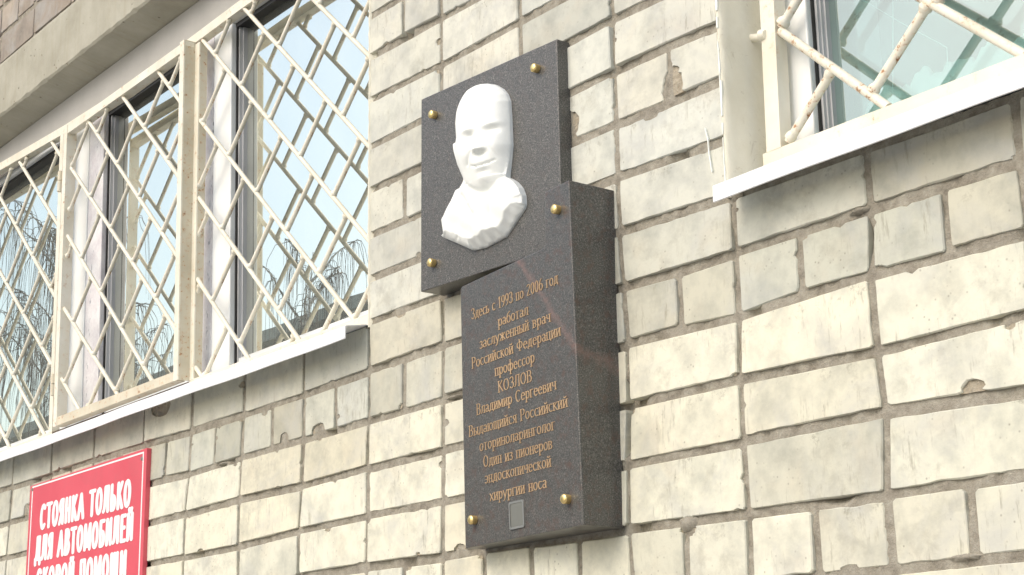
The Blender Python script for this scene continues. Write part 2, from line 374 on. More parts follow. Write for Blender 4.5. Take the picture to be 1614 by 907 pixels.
# ------------------------------------------------------------------ bricks
BITES = [(.9195, .4180, .027, .034), (.655, .4300, .026, .030), (-.3335, .0120, .020, .020), (-.190, .0100, .030, .020), (-.935, .182, .060, .026),
         (.9104, -.3030, .018, .016), (-1.7686, .020, .030, .022), (-.905, .10, .03, .008), (-.52, .1, .016, .010), (.12, .2, .022, .008)]
def smooth_noise(n):
    a = rng.normal(0, 1, n + 6); k = np.array([.15, .35, .35, .15])
    return np.convolve(a, k, 'same')[3:n + 3]
def brick_mesh(c, y0, tilt):      # c = corners bl, br, tr, tl (x,z)
    c = [np.array(p) for p in c]; cen = sum(c) / 4
    pts = []
    for i in range(4):
        a, b_ = c[i], c[(i + 1) % 4]; d = b_ - a; L = np.hypot(*d); t = d / L; nrm = np.array([-t[1], t[0]])   # inward for ccw
        k = 24 if L > .17 else (13 if L > .1 else 11)
        rc = random.uniform(.0015, .0055); amp = random.choice((.0002, .0004, .0006, .0010))
        nz = smooth_noise(k + 1) * amp
        for j in range(k):
            s = rc + (L - 2 * rc) * j / (k - 1)
            pts.append(a + t * s + nrm * abs(nz[j]) * 1.5)
        # small accidental nibble
        if random.random() < .12:
            j = random.randrange(1, k - 1); pts[-k + j] = pts[-k + j] + nrm * random.uniform(.002, .006)
    out = pts; full = list(pts); bitten = False; loc_b = []
    w_, h_ = c[1][0] - c[0][0], c[2][1] - c[1][1]
    for _ in range(2):
        if random.random() < .30:
            e = random.random(); rr_ = random.uniform(.005, .013)
            if e < .5: q = random.choice(c)                                     # a corner knocked off
            elif e < .85: q = c[random.choice((0, 3))] + np.array([w_ * random.uniform(.1, .9), 0])
            else: q = c[random.choice((0, 1))] + np.array([0, h_ * random.uniform(.2, .8)])
            loc_b.append((q[0], q[1], rr_ * random.uniform(.8, 1.9), rr_ * random.uniform(.5, 1.)))
    for (bx, bz, rx, rz) in BITES + loc_b:
        ins = [((p[0] - bx) / rx) ** 2 + ((p[1] - bz) / rz) ** 2 < 1 for p in out]
        if not any(ins) or all(ins): continue
        bitten = True
        k0 = next(i for i in range(len(out)) if ins[i] and not ins[i - 1]); run = 0
        while ins[(k0 + run) % len(out)]: run += 1
        A_ = out[k0 - 1]; B_ = out[(k0 + run) % len(out)]
        ang = lambda p: math.atan2((p[1] - bz) / rz, (p[0] - bx) / rx)
        a0, a1, ac = ang(A_), ang(B_), ang(cen)
        span = (a1 - a0) % (2 * math.pi)
        if (ac - a0) % (2 * math.pi) > span: span -= 2 * math.pi
        m_ = 6 if rx < .018 else 9; jj = [random.uniform(.86, 1.04) for _ in range(m_)]
        arcp = [np.array([bx + rx * jj[i] * math.cos(a0 + span * (i + .0) / (m_ - 1)), bz + rz * jj[i] * math.sin(a0 + span * i / (m_ - 1))]) for i in range(m_)]
        lo_ = np.min(full, 0); hi_ = np.max(full, 0); arcp = [np.clip(p, lo_, hi_) for p in arcp]
        rot = out[k0:] + out[:k0]; out = arcp + rot[run:]
    n = len(out); V = []; ox, oz = cen
    bev = random.uniform(.0012, .0022)
    def yy(p): return y0 + tilt[0] * (p[0] - ox) + tilt[1] * (p[1] - oz)
    inn = []
    for p in out:
        d = np.array([ox, oz]) - p; d = d / np.hypot(*d); inn.append(p + d * bev)
    for p in inn: V.append((p[0] - ox, yy(p), p[1] - oz))
    for p in out: V.append((p[0] - ox, yy(p) + bev, p[1] - oz))
    for p in out: V.append((p[0] - ox, .022, p[1] - oz))
    F = [tuple(range(n))]
    sm = [False]
    for k in (0, n):
        for i in range(n):
            j = (i + 1) % n; F.append((k + j, k + i, k + n + i, k + n + j)); sm.append(k == 0)
    mi = [0] * len(F)
    if bitten:                                                   # rough broken body just under the lost face
        k = len(V); nf = len(full)
        for p in full: V.append((p[0] * .985 + ox * .015 - ox, yy(p) + .0038 + random.uniform(-.0012, .0012), p[1] * .985 + oz * .015 - oz))
        for p in full: V.append((p[0] - ox, .021, p[1] - oz))
        V.append((0, y0 + .006, 0))
        for i in range(nf):
            j = (i + 1) % nf; F += [(k + i, k + j, k + 2 * nf), (k + j, k + i, k + nf + i, k + nf + j)]; mi += [1, 1]; sm += [True, False]
    me = bpy.data.meshes.new('brick'); me.from_pydata(V, [], F); me.update(); me.materials.append(M['brick']); me.materials.append(M['broken'])
    me.polygons.foreach_set('material_index', mi)
    return me, (ox, 0, oz)
def visible(x0, x1, z0, z1):
    from_cam = cam.matrix_world.inverted()
    f = 2622.78
    for x in (x0, x1):
        for z in (z0, z1):
            q = from_cam @ Vector((x, 0, z))
            u = 807 + f * q.x / -q.z; v = 453.5 - f * q.y / -q.z
            if -25 < u < 1640 and -25 < v < 930: return True
    return False
rest = MB(); nb = 0
def hits(x0, x1, z0, z1, o): return x1 > o[0] + .004 and x0 < o[1] - .004 and z1 > o[2] + .014 and z0 < o[3] - .014
def brick_colour(r, x, z):
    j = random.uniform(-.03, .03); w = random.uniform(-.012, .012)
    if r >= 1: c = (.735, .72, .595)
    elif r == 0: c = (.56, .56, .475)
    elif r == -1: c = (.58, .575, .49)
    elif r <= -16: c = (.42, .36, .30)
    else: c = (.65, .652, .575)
    if random.random() < .25:
        k = random.uniform(.80, .93); c = tuple(v * k for v in c)
    return (c[0] + j + w, c[1] + j, c[2] + j - w, 1)
us_all = range(-46, 33)
for r in range(-48, 18):
    header = (r % 4 == 0) if r > -16 else (r % 4 == 3)       # course between lines r-1 and r
    if r == -16: header = False
    zm = .5 * (LZ(r - 1, 0) + LZ(r, 0))
    if r <= -16:
        js = [-1.93 + k * .146 for k in range(-40, 45)] if header else [-1.93 + k * .287 for k in range(-22, 24)]
        if r == -16: js = [-1.93 + k * .287 for k in range(-22, 24)]
        cols = [(lambda z, a=a: a, lambda z, b=b: b) for a, b in zip(js, js[1:])]
    else:
        ul = [u for u in us_all if header or u % 2 == 0]
        cols = [(lambda z, a=a: VX(a, z), lambda z, b=b: VX(b, z)) for a, b in zip(ul, ul[1:])]
    for fa, fb in cols:
        x0 = fa(zm); x1 = fb(zm)
        if x1 < -8.8 or x0 > 5.8: continue
        z0 = LZ(r, .5 * (x0 + x1)); z1 = LZ(r - 1, .5 * (x0 + x1))
        skip = False; cl = None; cr = None
        for o in (OPEN_L, OPEN_R, LINT, LINT2):
            if hits(x0, x1, z0, z1, o):
                if x0 >= o[0] - .03 and x1 <= o[1] + .03: skip = True
                elif x0 < o[0]: cr = min(cr, o[0]) if cr is not None else o[0]
                else: cl = o[1]
        if skip: continue
        jh = .0062; 
        def L_(z): return (cl - .001 if cl is not None else fa(z) + jh + random.uniform(-.0015, .0015))
        def R_(z): return (cr - .004 if cr is not None else fb(z) - jh + random.uniform(-.0015, .0015))
        if r <= -3 or r == -2:                                 # jamb bricks run flush to the opening edge
            pass
        jt = random.uniform(.0055, .0095); jb = random.uniform(.0050, .0095)
        if header: jt += .001
        xl, xr = L_(zm), R_(zm)
        if xr - xl < .03: continue
        c = [(L_(z0), LZ(r, xl) + jb), (R_(z0), LZ(r, xr) + jb), (R_(z1), LZ(r - 1, xr) - jt), (L_(z1), LZ(r - 1, xl) - jt)]
        # stay clear of lintels / openings vertically
        c = list(map(list, c))
        for o in (LINT, LINT2, OPEN_L, OPEN_R):
            if xr > o[0] and xl < o[1]:
                for k in (0, 1):
                    if o[2] < c[k][1] < o[3] < c[3][1]: c[k][1] = o[3] + .004
                for k in (2, 3):
                    if o[2] < c[k][1] < o[3] and c[0][1] < o[2]: c[k][1] = o[2] - .004
        if c[2][1] - c[1][1] < .02: continue
        # the jamb beside the left window shows clean brick ends
        if abs(xl) < .02 and z0 > .19: c[0][0] = c[3][0] = .001 + random.uniform(0, .003)
        if abs(xr - 1.031) < .02 and z0 > .19: c[1][0] = c[2][0] = 1.031
        if visible(xl, xr, z0, z1):
            me, loc = brick_mesh(c, random.uniform(-.0016, .0016), (random.uniform(-.008, .008), random.uniform(-.018, .018)))
            o = bpy.data.objects.new('brick', me); COL.objects.link(o); o.location = loc; o.parent = building
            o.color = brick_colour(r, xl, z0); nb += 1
        else:
            rest.quadbox(c[0], c[1], c[2], c[3], 0.0, .02)
print('visible bricks', nb)
ro = rest.build('brick', M['brick'], building); ro['kind'] = 'stuff'; ro.color = (.60, .575, .48, 1)

# smeared mortar lumps over some brick arrises
b = MB()
for (x, z, rx, rz) in [(.908, -.297, .024, .014), (1.29, .108, .02, .006), (.30, .003, .03, .004), (.62, .1995, .02, .004), (1.42, -.395, .03, .006), (-.61, -.001, .02, .004), (1.05, .20, .012, .02)]:
    n = 18; V = [(x, -.004, z)]; F = []
    for ring, (k, y) in enumerate(((.5, -.0035), (1., .004))):
        for i in range(n):
            t = 2 * math.pi * i / n; j = random.uniform(.75, 1.15)
            V.append((x + rx * k * j * math.cos(t), y + random.uniform(-.0008, .0008), z + rz * k * j * math.sin(t)))
    for i in range(n):
        j = (i + 1) % n; F.append((0, 1 + i, 1 + j)); F.append((1 + i, 1 + n + i, 1 + n + j, 1 + j))
    b.add(V, F, True)
o = b.build('mortar', M['mortar'], building); o['kind'] = 'stuff'

# ------------------------------------------------------------------ lintels
def lintel(x0, x1, zb, zt):
    m = MB(); n = int((x1 - x0) / .02)
    V = []; F = []
    for i in range(n + 1):
        x = x0 + (x1 - x0) * i / n
        j = [random.uniform(-.0012, .0012) for _ in range(4)]; chip = random.uniform(0, .005) if random.random() < .3 else 0
        V += [(x, .30, zt), (x, -.003 + j[0], zt + j[0]), (x, -.007 + j[1], zt - .012), (x, -.006 + j[2], zb + .006 + chip), (x, -.001 + chip, zb + j[3] * .7), (x, .10, zb - .021), (x, .30, zb - .021)]
    for i in range(n):
        a = i * 7; c = a + 7
        for k in range(6): F.append((a + k, a + k + 1, c + k + 1, c + k))
    F += [tuple(range(6, -1, -1)), tuple(n * 7 + k for k in range(7))]
    m.add(V, F); return m.build('lintel', M['concrete'], building)
lintel(LINT[0], LINT[1], LINT[2], LINT[3]); lintel(LINT2[0], LINT2[1], LINT2[2], LINT2[3])
m = MB(); m.box(-7.5, -2.75, -.52, -.008, 1.86, 1.99); m.build('sky_blocker', M['concrete'], building)  # unseen slab, added to block sky and darken the left pane's reflection
# reveals: plastered window jambs, thickness of the wall
def jamb(x_in, side):
    m = MB(); sgn = side
    prof = [(x_in, .10), (x_in, .012), (x_in - sgn * .0015, .004), (x_in - sgn * .004, -.0015), (x_in - sgn * .008, -.0025), (x_in - sgn * .010, .006), (x_in - sgn * .02, .008), (x_in - sgn * .02, .10)]
    n = 90; V = []; F = []
    for i in range(n + 1):
        z = .195 + (1.305 - .195) * i / n
        for k, (x, y) in enumerate(prof):
            w = random.uniform(-.0011, .0011) if 1 <= k <= 5 else 0
            V.append((x + w, y + w * .6, z))
    K = len(prof)
    for i in range(n):
        for k in range(K - 1):
            a = i * K + k; F.append((a, a + 1, a + K + 1, a + K) if sgn < 0 else (a, a + K, a + K + 1, a + 1))
    m.add(V, F, True); return m.build('window_reveal', M['plaster'], building)
jamb(1.0405, 1); jamb(-.002, -1); jamb(2.597, -1); jamb(-2.996, 1)
# flaking white paint along the arris by the right window
b = MB()
z = .21; w1_ = w1 = .003
while z < 1.3:
    h = random.uniform(.006, .022)
    if random.random() < .9:
        w0 = w1_ if random.random() < .7 else random.uniform(.001, .004); w1 = max(.0008, min(.006, w0 + random.uniform(-.0015, .0015)))
        b.quadbox((1.0325, z), (1.0325 + w0, z), (1.0325 + w1, z + h), (1.0325, z + h), -.0042, -.002)
    w1_ = w1; z += h + (random.uniform(0, .012) if random.random() < .12 else 0)
b.build('paint_flake', M['paint'], building)['kind'] = 'stuff'
b = MB()
for pts, wd in (([(.9937, .3221), (.9988, .302), (.9995, .2808), (1.002, .262), (1.0042, .2455)], .0018),):
    for a, c in zip(pts, pts[1:]):
        b.quadbox((c[0], c[1]), (c[0] + wd, c[1]), (a[0] + wd, a[1]), (a[0], a[1]), -.0042, -.002)
o = b.build('paint_streak', M['paint'], building); o['label'] = 'thin white paint streak running down the brick'

# rooms behind the glass
b = MB()
for (x0, x1) in ((-3.1, .15), (.95, 2.75)):
    b.add([(x0, .26, .0), (x1, .26, .0), (x1, 1.8, .0), (x0, 1.8, .0), (x0, .26, 1.5), (x1, .26, 1.5), (x1, 1.8, 1.5), (x0, 1.8, 1.5)],
          [(0, 1, 2, 3), (7, 6, 5, 4), (1, 5, 6, 2), (2, 6, 7, 3), (3, 7, 4, 0)])
b.build('interior_wall', M['room'], building)
b = MB()                                  # masonry between reveal and room so that no daylight leaks in
b.box(-3.3, -3.0, .02, .26, -.1, 1.6); b.box(.0205, 1.02, .02, .26, .0, 1.6); b.box(2.62, 2.9, .02, .26, -.1, 1.6)
b.box(-3.3, .02, .03, .26, -.1, .195); b.box(1.021, 2.9, .03, .26, -.1, .195)
b.build('wall_core', M['mortar'], building)

# ------------------------------------------------------------------ windows
FY, GY = .092, .130
def vbar(m, xt, xb, w, y0, y1, z0=.2, z1=1.33):    # slightly out of plumb as surveyed; xt at z=1.1, xb at z=.3
    f = lambda z: xb + (xt - xb) * (z - .3) / .8
    m.quadbox((f(z0), z0), (f(z0) + w, z0), (f(z1) + w, z1), (f(z1), z1), y0, y1)
def window(opening, name_label, mull, right):
    x0, x1, z0, z1 = opening
    m = MB(); ft = 1.178 if not right else 1.20
    m.box(x0, x1, FY, .25, ft, 1.312); m.box(x0, x1, FY, .25, .19, .262)
    if right: m.box(x0, 1.1390, FY - .0015, .25, .262, ft); m.box(x1 - .06, x1, FY, .25, .262, ft)
    else: m.box(-.062, x1, FY, .25, .262, ft); m.box(x0, x0 + .06, FY, .25, .262, ft)
    w = m.build('window', M['pvc'], building, bevel=.003); w['label'] = name_label
    return w
winL = window(OPEN_L, 'white plastic window with mullions behind the left grille', None, False)
winR = window(OPEN_R, 'white plastic window behind the right grille', None, True)
# foam strip above the frame
b = MB(); b.box(-2.99, -.005, FY - .006, FY - .002, 1.192, 1.3035); o = b.build('foam_strip', M['foam'], winL)
# mullions: (inner white profile, filmed sash profile); x given at z 1.1 and z .3 on the frame's face
for (ax_t, ax_b, aw, am, bx_t, bx_b, bw, bm) in ((-1.783, -1.746, .108, 'pvc', -1.668, -1.628, .100, 'film'), (-.985, -.957, .095, 'film', -.886, -.857, .094, 'pvc')):
    m = MB(); vbar(m, ax_t, ax_b, aw, FY, .25, .262, 1.178); oa = m.build('mullion', M[am], winL, origin=(.5 * (ax_t + ax_b) + aw * .9, 0, 0), bevel=.003)
    m = MB(); vbar(m, ax_t + aw, ax_b + aw, bx_t - ax_t - aw, FY + .012, .25, .262, 1.178); m.build('gasket', M['gasket'], winL)
    ox = .5 * (bx_t + bx_b) + bw * .4
    m = MB(); vbar(m, bx_t, bx_b, bw, FY - .001, .25, .262, 1.178); o = m.build('mullion', M[bm], winL, origin=(ox, 0, 0), bevel=.003); (oa if am == 'film' else o)['label'] = 'mullion still covered with printed protective film'
    m = MB()
    for k, (dx, y, mk) in enumerate(((.005, FY + .013, 'gasket'), (.010, FY + .018, 'pvcgrey'), (.015, FY + .027, 'pvcgrey'))):
        m = MB(); vbar(m, bx_t + bw, bx_b + bw, dx, y, .25, .262, 1.178); m.build('glazing_bead' if k else 'gasket', M[mk], winL)
# right window's frame steps
m = MB()
for k, (dx, y, mk) in enumerate(((.006, FY + .010, 'gasket'), (.015, FY + .016, 'pvcgrey'), (.021, FY + .022, 'pvcgrey'), (.028, FY + .029, 'pvcgrey'))):
    m = MB(); m.box(1.1390, 1.1390 + dx * .5, y, .25, .262, 1.20); m.build('glazing_bead' if k else 'gasket', M[mk], winR)
m = MB(); m.box(-2.94, -.062, FY + .012, .25, 1.166, 1.178); m.build('gasket', M['gasket'], winL)
m = MB(); m.box(-2.94, -.062, FY + .02, .25, .262, .285); m.build('glazing_bead', M['pvc'], winL)
# panes: outer and inner sheet of the double glazing
def pane(x0, x1, z0, z1, y, m, par):
    k = MB(); k.add([(x0, y, z0), (x1, y, z0), (x1, y, z1), (x0, y, z1)], [(0, 1, 2, 3)]); return k.build('pane', M[m], par)
for (a, c) in ((-2.94, -1.70), (-1.60, -.96), (-.81, -.06)):
    pane(a, c, .26, 1.20, GY, 'glassL', winL); pane(a, c, .26, 1.20, GY + .022, 'glassIn', winL)
pane(1.12, 2.55, .26, 1.25, GY, 'glassR', winR); pane(1.12, 2.55, .26, 1.25, GY + .022, 'glassRin', winR)

# metal drip sills
def sill(x0, x1, tilt, notch):
    m = MB(); n = 40; V = []; F = []
    for i in range(n + 1):
        x = x0 + (x1 - x0) * i / n; w = .0012 * math.sin(x * 5.1) + .0006 * math.sin(x * 17)
        prof = [(.095, .225), (-.0545, .1990 + w), (-.0560, .1975 + w), (-.0565, .1725 + w), (-.0550, .1715 + w), (-.0545, .1735 + w), (-.0535, .1960 + w), (-.052, .1975 + w), (.095, .2235)]
        V += [(x, y, z + tilt * (x - x0)) for y, z in prof]
    K = 9
    for i in range(n):
        for k in range(K):
            a = i * K + k; b_ = i * K + (k + 1) % K; F.append((a, b_, b_ + K, a + K))
    F += [tuple(range(K)), tuple(n * K + k for k in reversed(range(K)))]
    m.add(V, F); return m
s1 = sill(-3.02, .0035, -.0008, True); s1.v = [(x, y, z - .004) for x, y, z in s1.v]
o = s1.build('window_sill', M['sill'], winL)
s2 = sill(1.057, 2.68, .002, True); s2.v = [(x, y, z + .001) for x, y, z in s2.v]
# the sheet's inner part is only as wide as the opening
o = s2.build('window_sill', M['sill'], winR)

# ------------------------------------------------------------------ security grilles
def clip(line, box):
    (x0, z0), (x1, z1) = line; a, c, lo, hi = box; t0, t1 = 0., 1.
    dx, dz = x1 - x0, z1 - z0
    for p, q in ((-dx, x0 - a), (dx, c - x0), (-dz, z0 - lo), (dz, hi - z0)):
        if abs(p) < 1e-9:
            if q < 0: return None
            continue
        t = q / p
        if p < 0: t0 = max(t0, t)
        else: t1 = min(t1, t)
    if t1 - t0 < 1e-3: return None
    return (x0 + t0 * dx, z0 + t0 * dz), (x0 + t1 * dx, z0 + t1 * dz)
def grid(parent, rods, tops, box, y, r, mt, pitch=.145, sl=.93, n=10):
    """rods: (point, slope) of the long rods ordered downwards; tops: x of one short-rod head on each long rod"""
    for k, ((px, pz), s) in enumerate(rods):
        L = clip(((px - 5, pz - 5 * s), (px + 5, pz + 5 * s)), box)
        if L:
            m = MB(); a, c = L; m.tube((a[0], y, a[1]), (c[0], y, c[1]), r, n=n)
            cx = ((a[0] + c[0]) / 2, y, (a[1] + c[1]) / 2); m.build('rod', M[mt], parent, origin=cx)
        if k + 1 < len(rods) and tops[k] is not None:
            (qx, qz), s2 = rods[k + 1]
            for i in range(-14, 15):
                tx = tops[k] + i * pitch; tz = pz + s * (tx - px)
                bx = (tz - qz - sl * tx + s2 * qx) / (s2 - sl); bz = qz + s2 * (bx - qx)
                L = clip(((tx, tz), (bx, bz)), box)
                if not L: continue
                a, c = L
                if math.hypot(a[0] - c[0], a[1] - c[1]) < .012: continue
                m = MB(); m.tube((a[0], y + .0015, a[1]), (c[0], y + .0015, c[1]), r * .96, n=n)
                ux, uz = (c[0] - a[0]), (c[1] - a[1]); ul = math.hypot(ux, uz); ux /= ul; uz /= ul
                for (ex_, ez_, sg_) in ((a[0], a[1], 1), (c[0], c[1], -1)):
                    w0 = r * random.uniform(1.15, 1.45)
                    m.tube((ex_ + sg_ * ux * r * .7, y, ez_ + sg_ * uz * r * .7), (ex_ + sg_ * ux * r * 1.5, y, ez_ + sg_ * uz * r * 1.5), w0, w0, 8)
                    m.tube((ex_ + sg_ * ux * r * 1.5, y, ez_ + sg_ * uz * r * 1.5), (ex_ + sg_ * ux * r * 2.3, y, ez_ + sg_ * uz * r * 2.3), w0, r * .9, 8)
                m.build('rod', M[mt], parent, origin=((a[0] + c[0]) / 2, y, (a[1] + c[1]) / 2))
def ln(a, b): return (a, (b[1] - a[1]) / (b[0] - a[0]))
gl = empty('window_grille', (-1.2, .05, .24)); gl.location = (0, 0, 0)
tag(gl, 'cream painted diagonal bar grille with hinged middle panel over the left window', 'window grille')
GYL = .050
m = MB(); xs = [-3.0, -2.29, -1.76, -1.33, -.685, -.005]; zt = [1.235, 1.212, 1.1815, 1.167, 1.180, 1.182]
for i in range(5): m.quadbox((xs[i], zt[i] - .026), (xs[i + 1], zt[i + 1] - .026), (xs[i + 1], zt[i + 1]), (xs[i], zt[i]), GYL - .004, GYL + .020)
m.build('top_rail', M['rodL'], gl)
for xa, xb_, zz, mk in ((-2.995, -1.728, .2455, 'rodL'), (-.884, -.006, .2455, 'rodL'), (-1.728, -.884, .243, 'gapshade')):  # middle piece's dark colour stands in for the shaded gap under the panel
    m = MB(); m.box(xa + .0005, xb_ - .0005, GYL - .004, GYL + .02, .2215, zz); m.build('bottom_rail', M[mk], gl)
def stile(xt, xb, w, y0, y1, z0, z1, par, mt, name='stile'):
    f = lambda z: xb + (xt - xb) * (z - .25) / .85
    m = MB(); t = .0035
    m.quadbox((f(z0), z0), (f(z0) + w, z0), (f(z1) + w, z1), (f(z1), z1), y0, y0 + t)                       # front leg of the angle iron
    m.build(name, M['railR' if mt == 'railR' else 'rodL'], par)
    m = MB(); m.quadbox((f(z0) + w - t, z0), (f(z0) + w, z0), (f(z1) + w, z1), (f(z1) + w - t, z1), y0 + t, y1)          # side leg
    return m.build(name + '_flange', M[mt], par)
stile(-1.780, -1.752, .024, GYL - .005, GYL + .018, .245, 1.155, gl, 'rodL')
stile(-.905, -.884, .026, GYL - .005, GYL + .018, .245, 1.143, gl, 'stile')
stile(-.032, -.030, .024, GYL + .002, GYL + .018, .245, 1.157, gl, 'rodL')
RR = [ln((-.3128, 1.0458 + .215), (-.0781, .8272 + .215)), ln((-.3128, 1.0458), (-.0781, .8272)), ln((-.6751, 1.173), (-.0769, .6171)), ln((-.8783, 1.1487), (-.0757, .4063)),
      ln((-.8711, .9203), (-.1393, .2506)), ln((-.8613, .7062), (-.3631, .2473)), ln((-.8618, .4973), (-.5884, .2428)), ln((-.8576, .2719), (-.8119, .2338))]
grid(gl, RR, [-.035, -.223, -.404, -.457, -.490, -.528, -.703, None], (-.878, -.03, .244, 1.156), GYL + .003, .0057, 'rodL', sl=.93)
RL = [ln((-1.8893, 1.1834), (-1.7811, 1.0874)), ln((-2.1429, 1.1883), (-1.7773, .8718)), ln((-2.27, 1.0889), (-1.7724, .6518)), ln((-2.2285, .8298), (-1.847, .5101)),
      ln((-2.0462 - .16, .4498 + .133), (-1.7874, .2376)), ln((-2.1465, .317), (-2.0667, .2494))]
RL.append(((-2.2465, .217), -.83))
grid(gl, RL, [-1.8133, -1.8472, -1.8956, -1.94, -1.9776, -1.98, None], (-2.99, -1.772, .244, 1.17), GYL + .003, .0057, 'rodL', pitch=.155, sl=.90)
# hinged panel
hp_y = .019
panel = empty('hinged_panel'); panel.parent = gl; panel['label'] = 'openable grille panel on two hinges'
m = MB(); m.quadbox((-1.665, 1.1195), (-.904, 1.122), (-.904, 1.147), (-1.665, 1.1435), hp_y - .002, hp_y + .022); m.build('panel_rail', M['rodL'], panel)
m = MB(); m.quadbox((-1.645, .2440), (-.899, .2455), (-.899, .2690), (-1.645, .2680), hp_y - .002, hp_y + .024); m.build('panel_rail', M['stile'], panel)
stile(-1.6805, -1.6485, .024, hp_y - .004, hp_y + .026, .2430, 1.145, panel, 'rodL', 'panel_stile')
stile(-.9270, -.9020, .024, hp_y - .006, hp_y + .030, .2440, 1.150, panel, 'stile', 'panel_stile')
PM = [ln((-1.0854, 1.1268), (-.9273, .9775)), ln((-1.301, 1.1212), (-.9121, .762)), ln((-1.5257, 1.1162), (-.909, .5527)), ln((-1.6391, 1.0076), (-.895, .3551)),
      ln((-1.6278, .7909), (-1.1659, .3765)), ln((-1.6315, .5798), (-1.4488, .4305))]
PM.append((( -1.6315, .5798 - .20), -.82)); PM.insert(0, ((-1.0854, 1.1268 + .20), -.93))
grid(panel, PM, [-1.05, -1.0442, -1.0592, -1.089, -1.1293, -1.1663, -1.351, None], (-1.640, -.905, .266, 1.1215), hp_y + .008, .0057, 'rodL', pitch=.146, sl=.93)
for x, z in ((-1.7290, .990), (-1.6980, .372)):
    m = MB(); m.tube((x + .004, .030, z - .030), (x + .004, .030, z + .002), .0085, n=12); m.tube((x + .004, .030, z + .004), (x + .004, .030, z + .032), .0085, n=12)
    m.box(x + .006, x + .034, .032, .036, z - .002, z + .034)
    m.build('hinge', M['stile'], panel)

gr = empty('window_grille'); tag(gr, 'rust spotted cream diagonal bar grille over the right window beside the plastered jamb', 'window grille')
GYR = .060
m = MB(); m.quadbox((1.062, .2470), (2.58, .2520), (2.58, .2760), (1.062, .2700), GYR - .006, GYR + .020); m.build('bottom_rail', M['railR'], gr)
stile(1.0870, 1.0700, .030, GYR - .006, GYR + .02, .2695, 1.2, gr, 'railR')
m = MB(); m.box(2.55, 2.58, GYR - .005, GYR + .02, .277, 1.2); m.build('stile', M['railR'], gr)
m = MB(); m.box(1.062, 2.58, GYR - .006, GYR + .02, 1.202, 1.228); m.build('top_rail', M['railR'], gr)
ra = ln((1.112, .461), (1.309, .2714)); rb = ln((1.3948, .4082), (1.5459, .2743)); rb = (rb[0], -.905)
RG = [((rb[0][0], rb[0][1] + .78), -.92), ((rb[0][0], rb[0][1] + .52), -.92), ((rb[0][0], rb[0][1] + .26), -.92), rb]
RGa = [((ra[0][0], ra[0][1] + .0), ra[1]), ((1.112, .15), -.93)]
grid(gr, RG + [RGa[0]] + [RGa[1]], [None, 1.60, 1.55, 1.3965, 1.2095, None], (1.108, 2.55, .272, 1.203), GYR + .003, .0076, 'rodR', pitch=.178, sl=.87, n=12)
L = (1.2017, .4806), (1.1443, .4335)
m = MB(); m.tube((1.0395, .068, .4790), (1.080, .066, .4660), .0065, n=12); m.build('anchor_pin', M['railR'], gr)
m = MB(); m.tube((1.074, .0535, .4675), (1.084, .0535, .4655), .0095, .007, n=12); m.build('weld_bead', M['railR'], gr)

# ------------------------------------------------------------------ memorial plaque
LA = (.048, .110, .025); UA = (.052, -.070)
dL = lambda x, z: LA[0] + LA[1] * (x - .39) + LA[2] * (z + .05)
dU = lambda x, z: UA[0] + UA[1] * (x - .27)
plq = empty('memorial_plaque'); tag(plq, 'dark granite memorial plaque of two slabs with white relief portrait and gold lettering', 'memorial plaque')
def slab(outline, dep, name, bevel):
    n = len(outline)
    V = [(x, -dep(x, z), z) for x, z in outline] + [(x, .004, z) for x, z in outline]
    F = [tuple(range(n))] + [tuple(reversed(range(n, 2 * n)))] + [((i + 1) % n, i, n + i, n + (i + 1) % n) for i in range(n)]
    m = MB(); m.add(V, F); return m.build(name, M['granite2' if name == 'lower_slab' else 'granite'], plq, bevel=bevel)
U = [(.2655, .2045), (.6560, .2035), (.6572, .5895), (.2700, .5922)]
slab(U, dU, 'upper_slab', .0018)
Lo = [(.3840, -.2887), (.7592, -.2890), (.7660, .2810), (.6905, .2815), (.6850, .1930), (.6790, .1868), (.6700, .1855), (.4020, .1850), (.3958, .1800)]
low = slab(Lo, dL, 'lower_slab', .0022)
# gold capped bolts
def bolt(x, z, dep, par=plq):
    y = -dep(x, z); m = MB(); n = 20; prof = [(.0078, 0), (.0082, .0095), (.0078, .0112), (.0064, .0125), (.0035, .0132)]
    V = []; F = []
    for r, h in prof:
        for i in range(n): t = 2 * math.pi * i / n; V.append((x + r * math.cos(t), y - h, z + r * math.sin(t)))
    for k in range(len(prof) - 1):
        for i in range(n): j = (i + 1) % n; F.append((k * n + i, k * n + j, (k + 1) * n + j, (k + 1) * n + i))
    F.append(tuple((len(prof) - 1) * n + i for i in range(n)))
    m.add(V, F, True); m.build('bolt', M['gold'], par, origin=(x, y, z))
for x, z in ((.5993, .5516), (.3074, .5496), (.3004, .2550)): bolt(x + .006, z - .003, dU)
for x, z in ((.7254, .2413), (.7144, -.2403), (.4170, -.2399)): bolt(x + .006, z - .003, dL)
# small rounded metal plate
def local(f, x, z, h): return (x, -f(x, z) - h, z)
m = MB(); q = [(.539, -.2730), (.5862, -.2725), (.5862, -.2265), (.539, -.2268)]
def rr(q, r, ins, h, fn):
    (x0, z0), (x1, z1) = q[0], q[2]; x0 += ins; z0 += ins; x1 -= ins; z1 -= ins; P = []
    for cx, cz, a in ((x1 - r, z0 + r, -90), (x1 - r, z1 - r, 0), (x0 + r, z1 - r, 90), (x0 + r, z0 + r, 180)):
        for k in range(5): t = math.radians(a + 22.5 * k); P.append(local(fn, cx + r * math.cos(t), cz + r * math.sin(t), h))
    return P
A = rr(q, .004, 0, -.001, dL); B = rr(q, .004, 0, .0022, dL); Cc = rr(q, .003, .0035, .0022, dL); n = len(A)
m.add(A + B + Cc, [((i + 1) % n + k, i + k, n + i + k, n + (i + 1) % n + k) for k in (0, n) for i in range(n)])
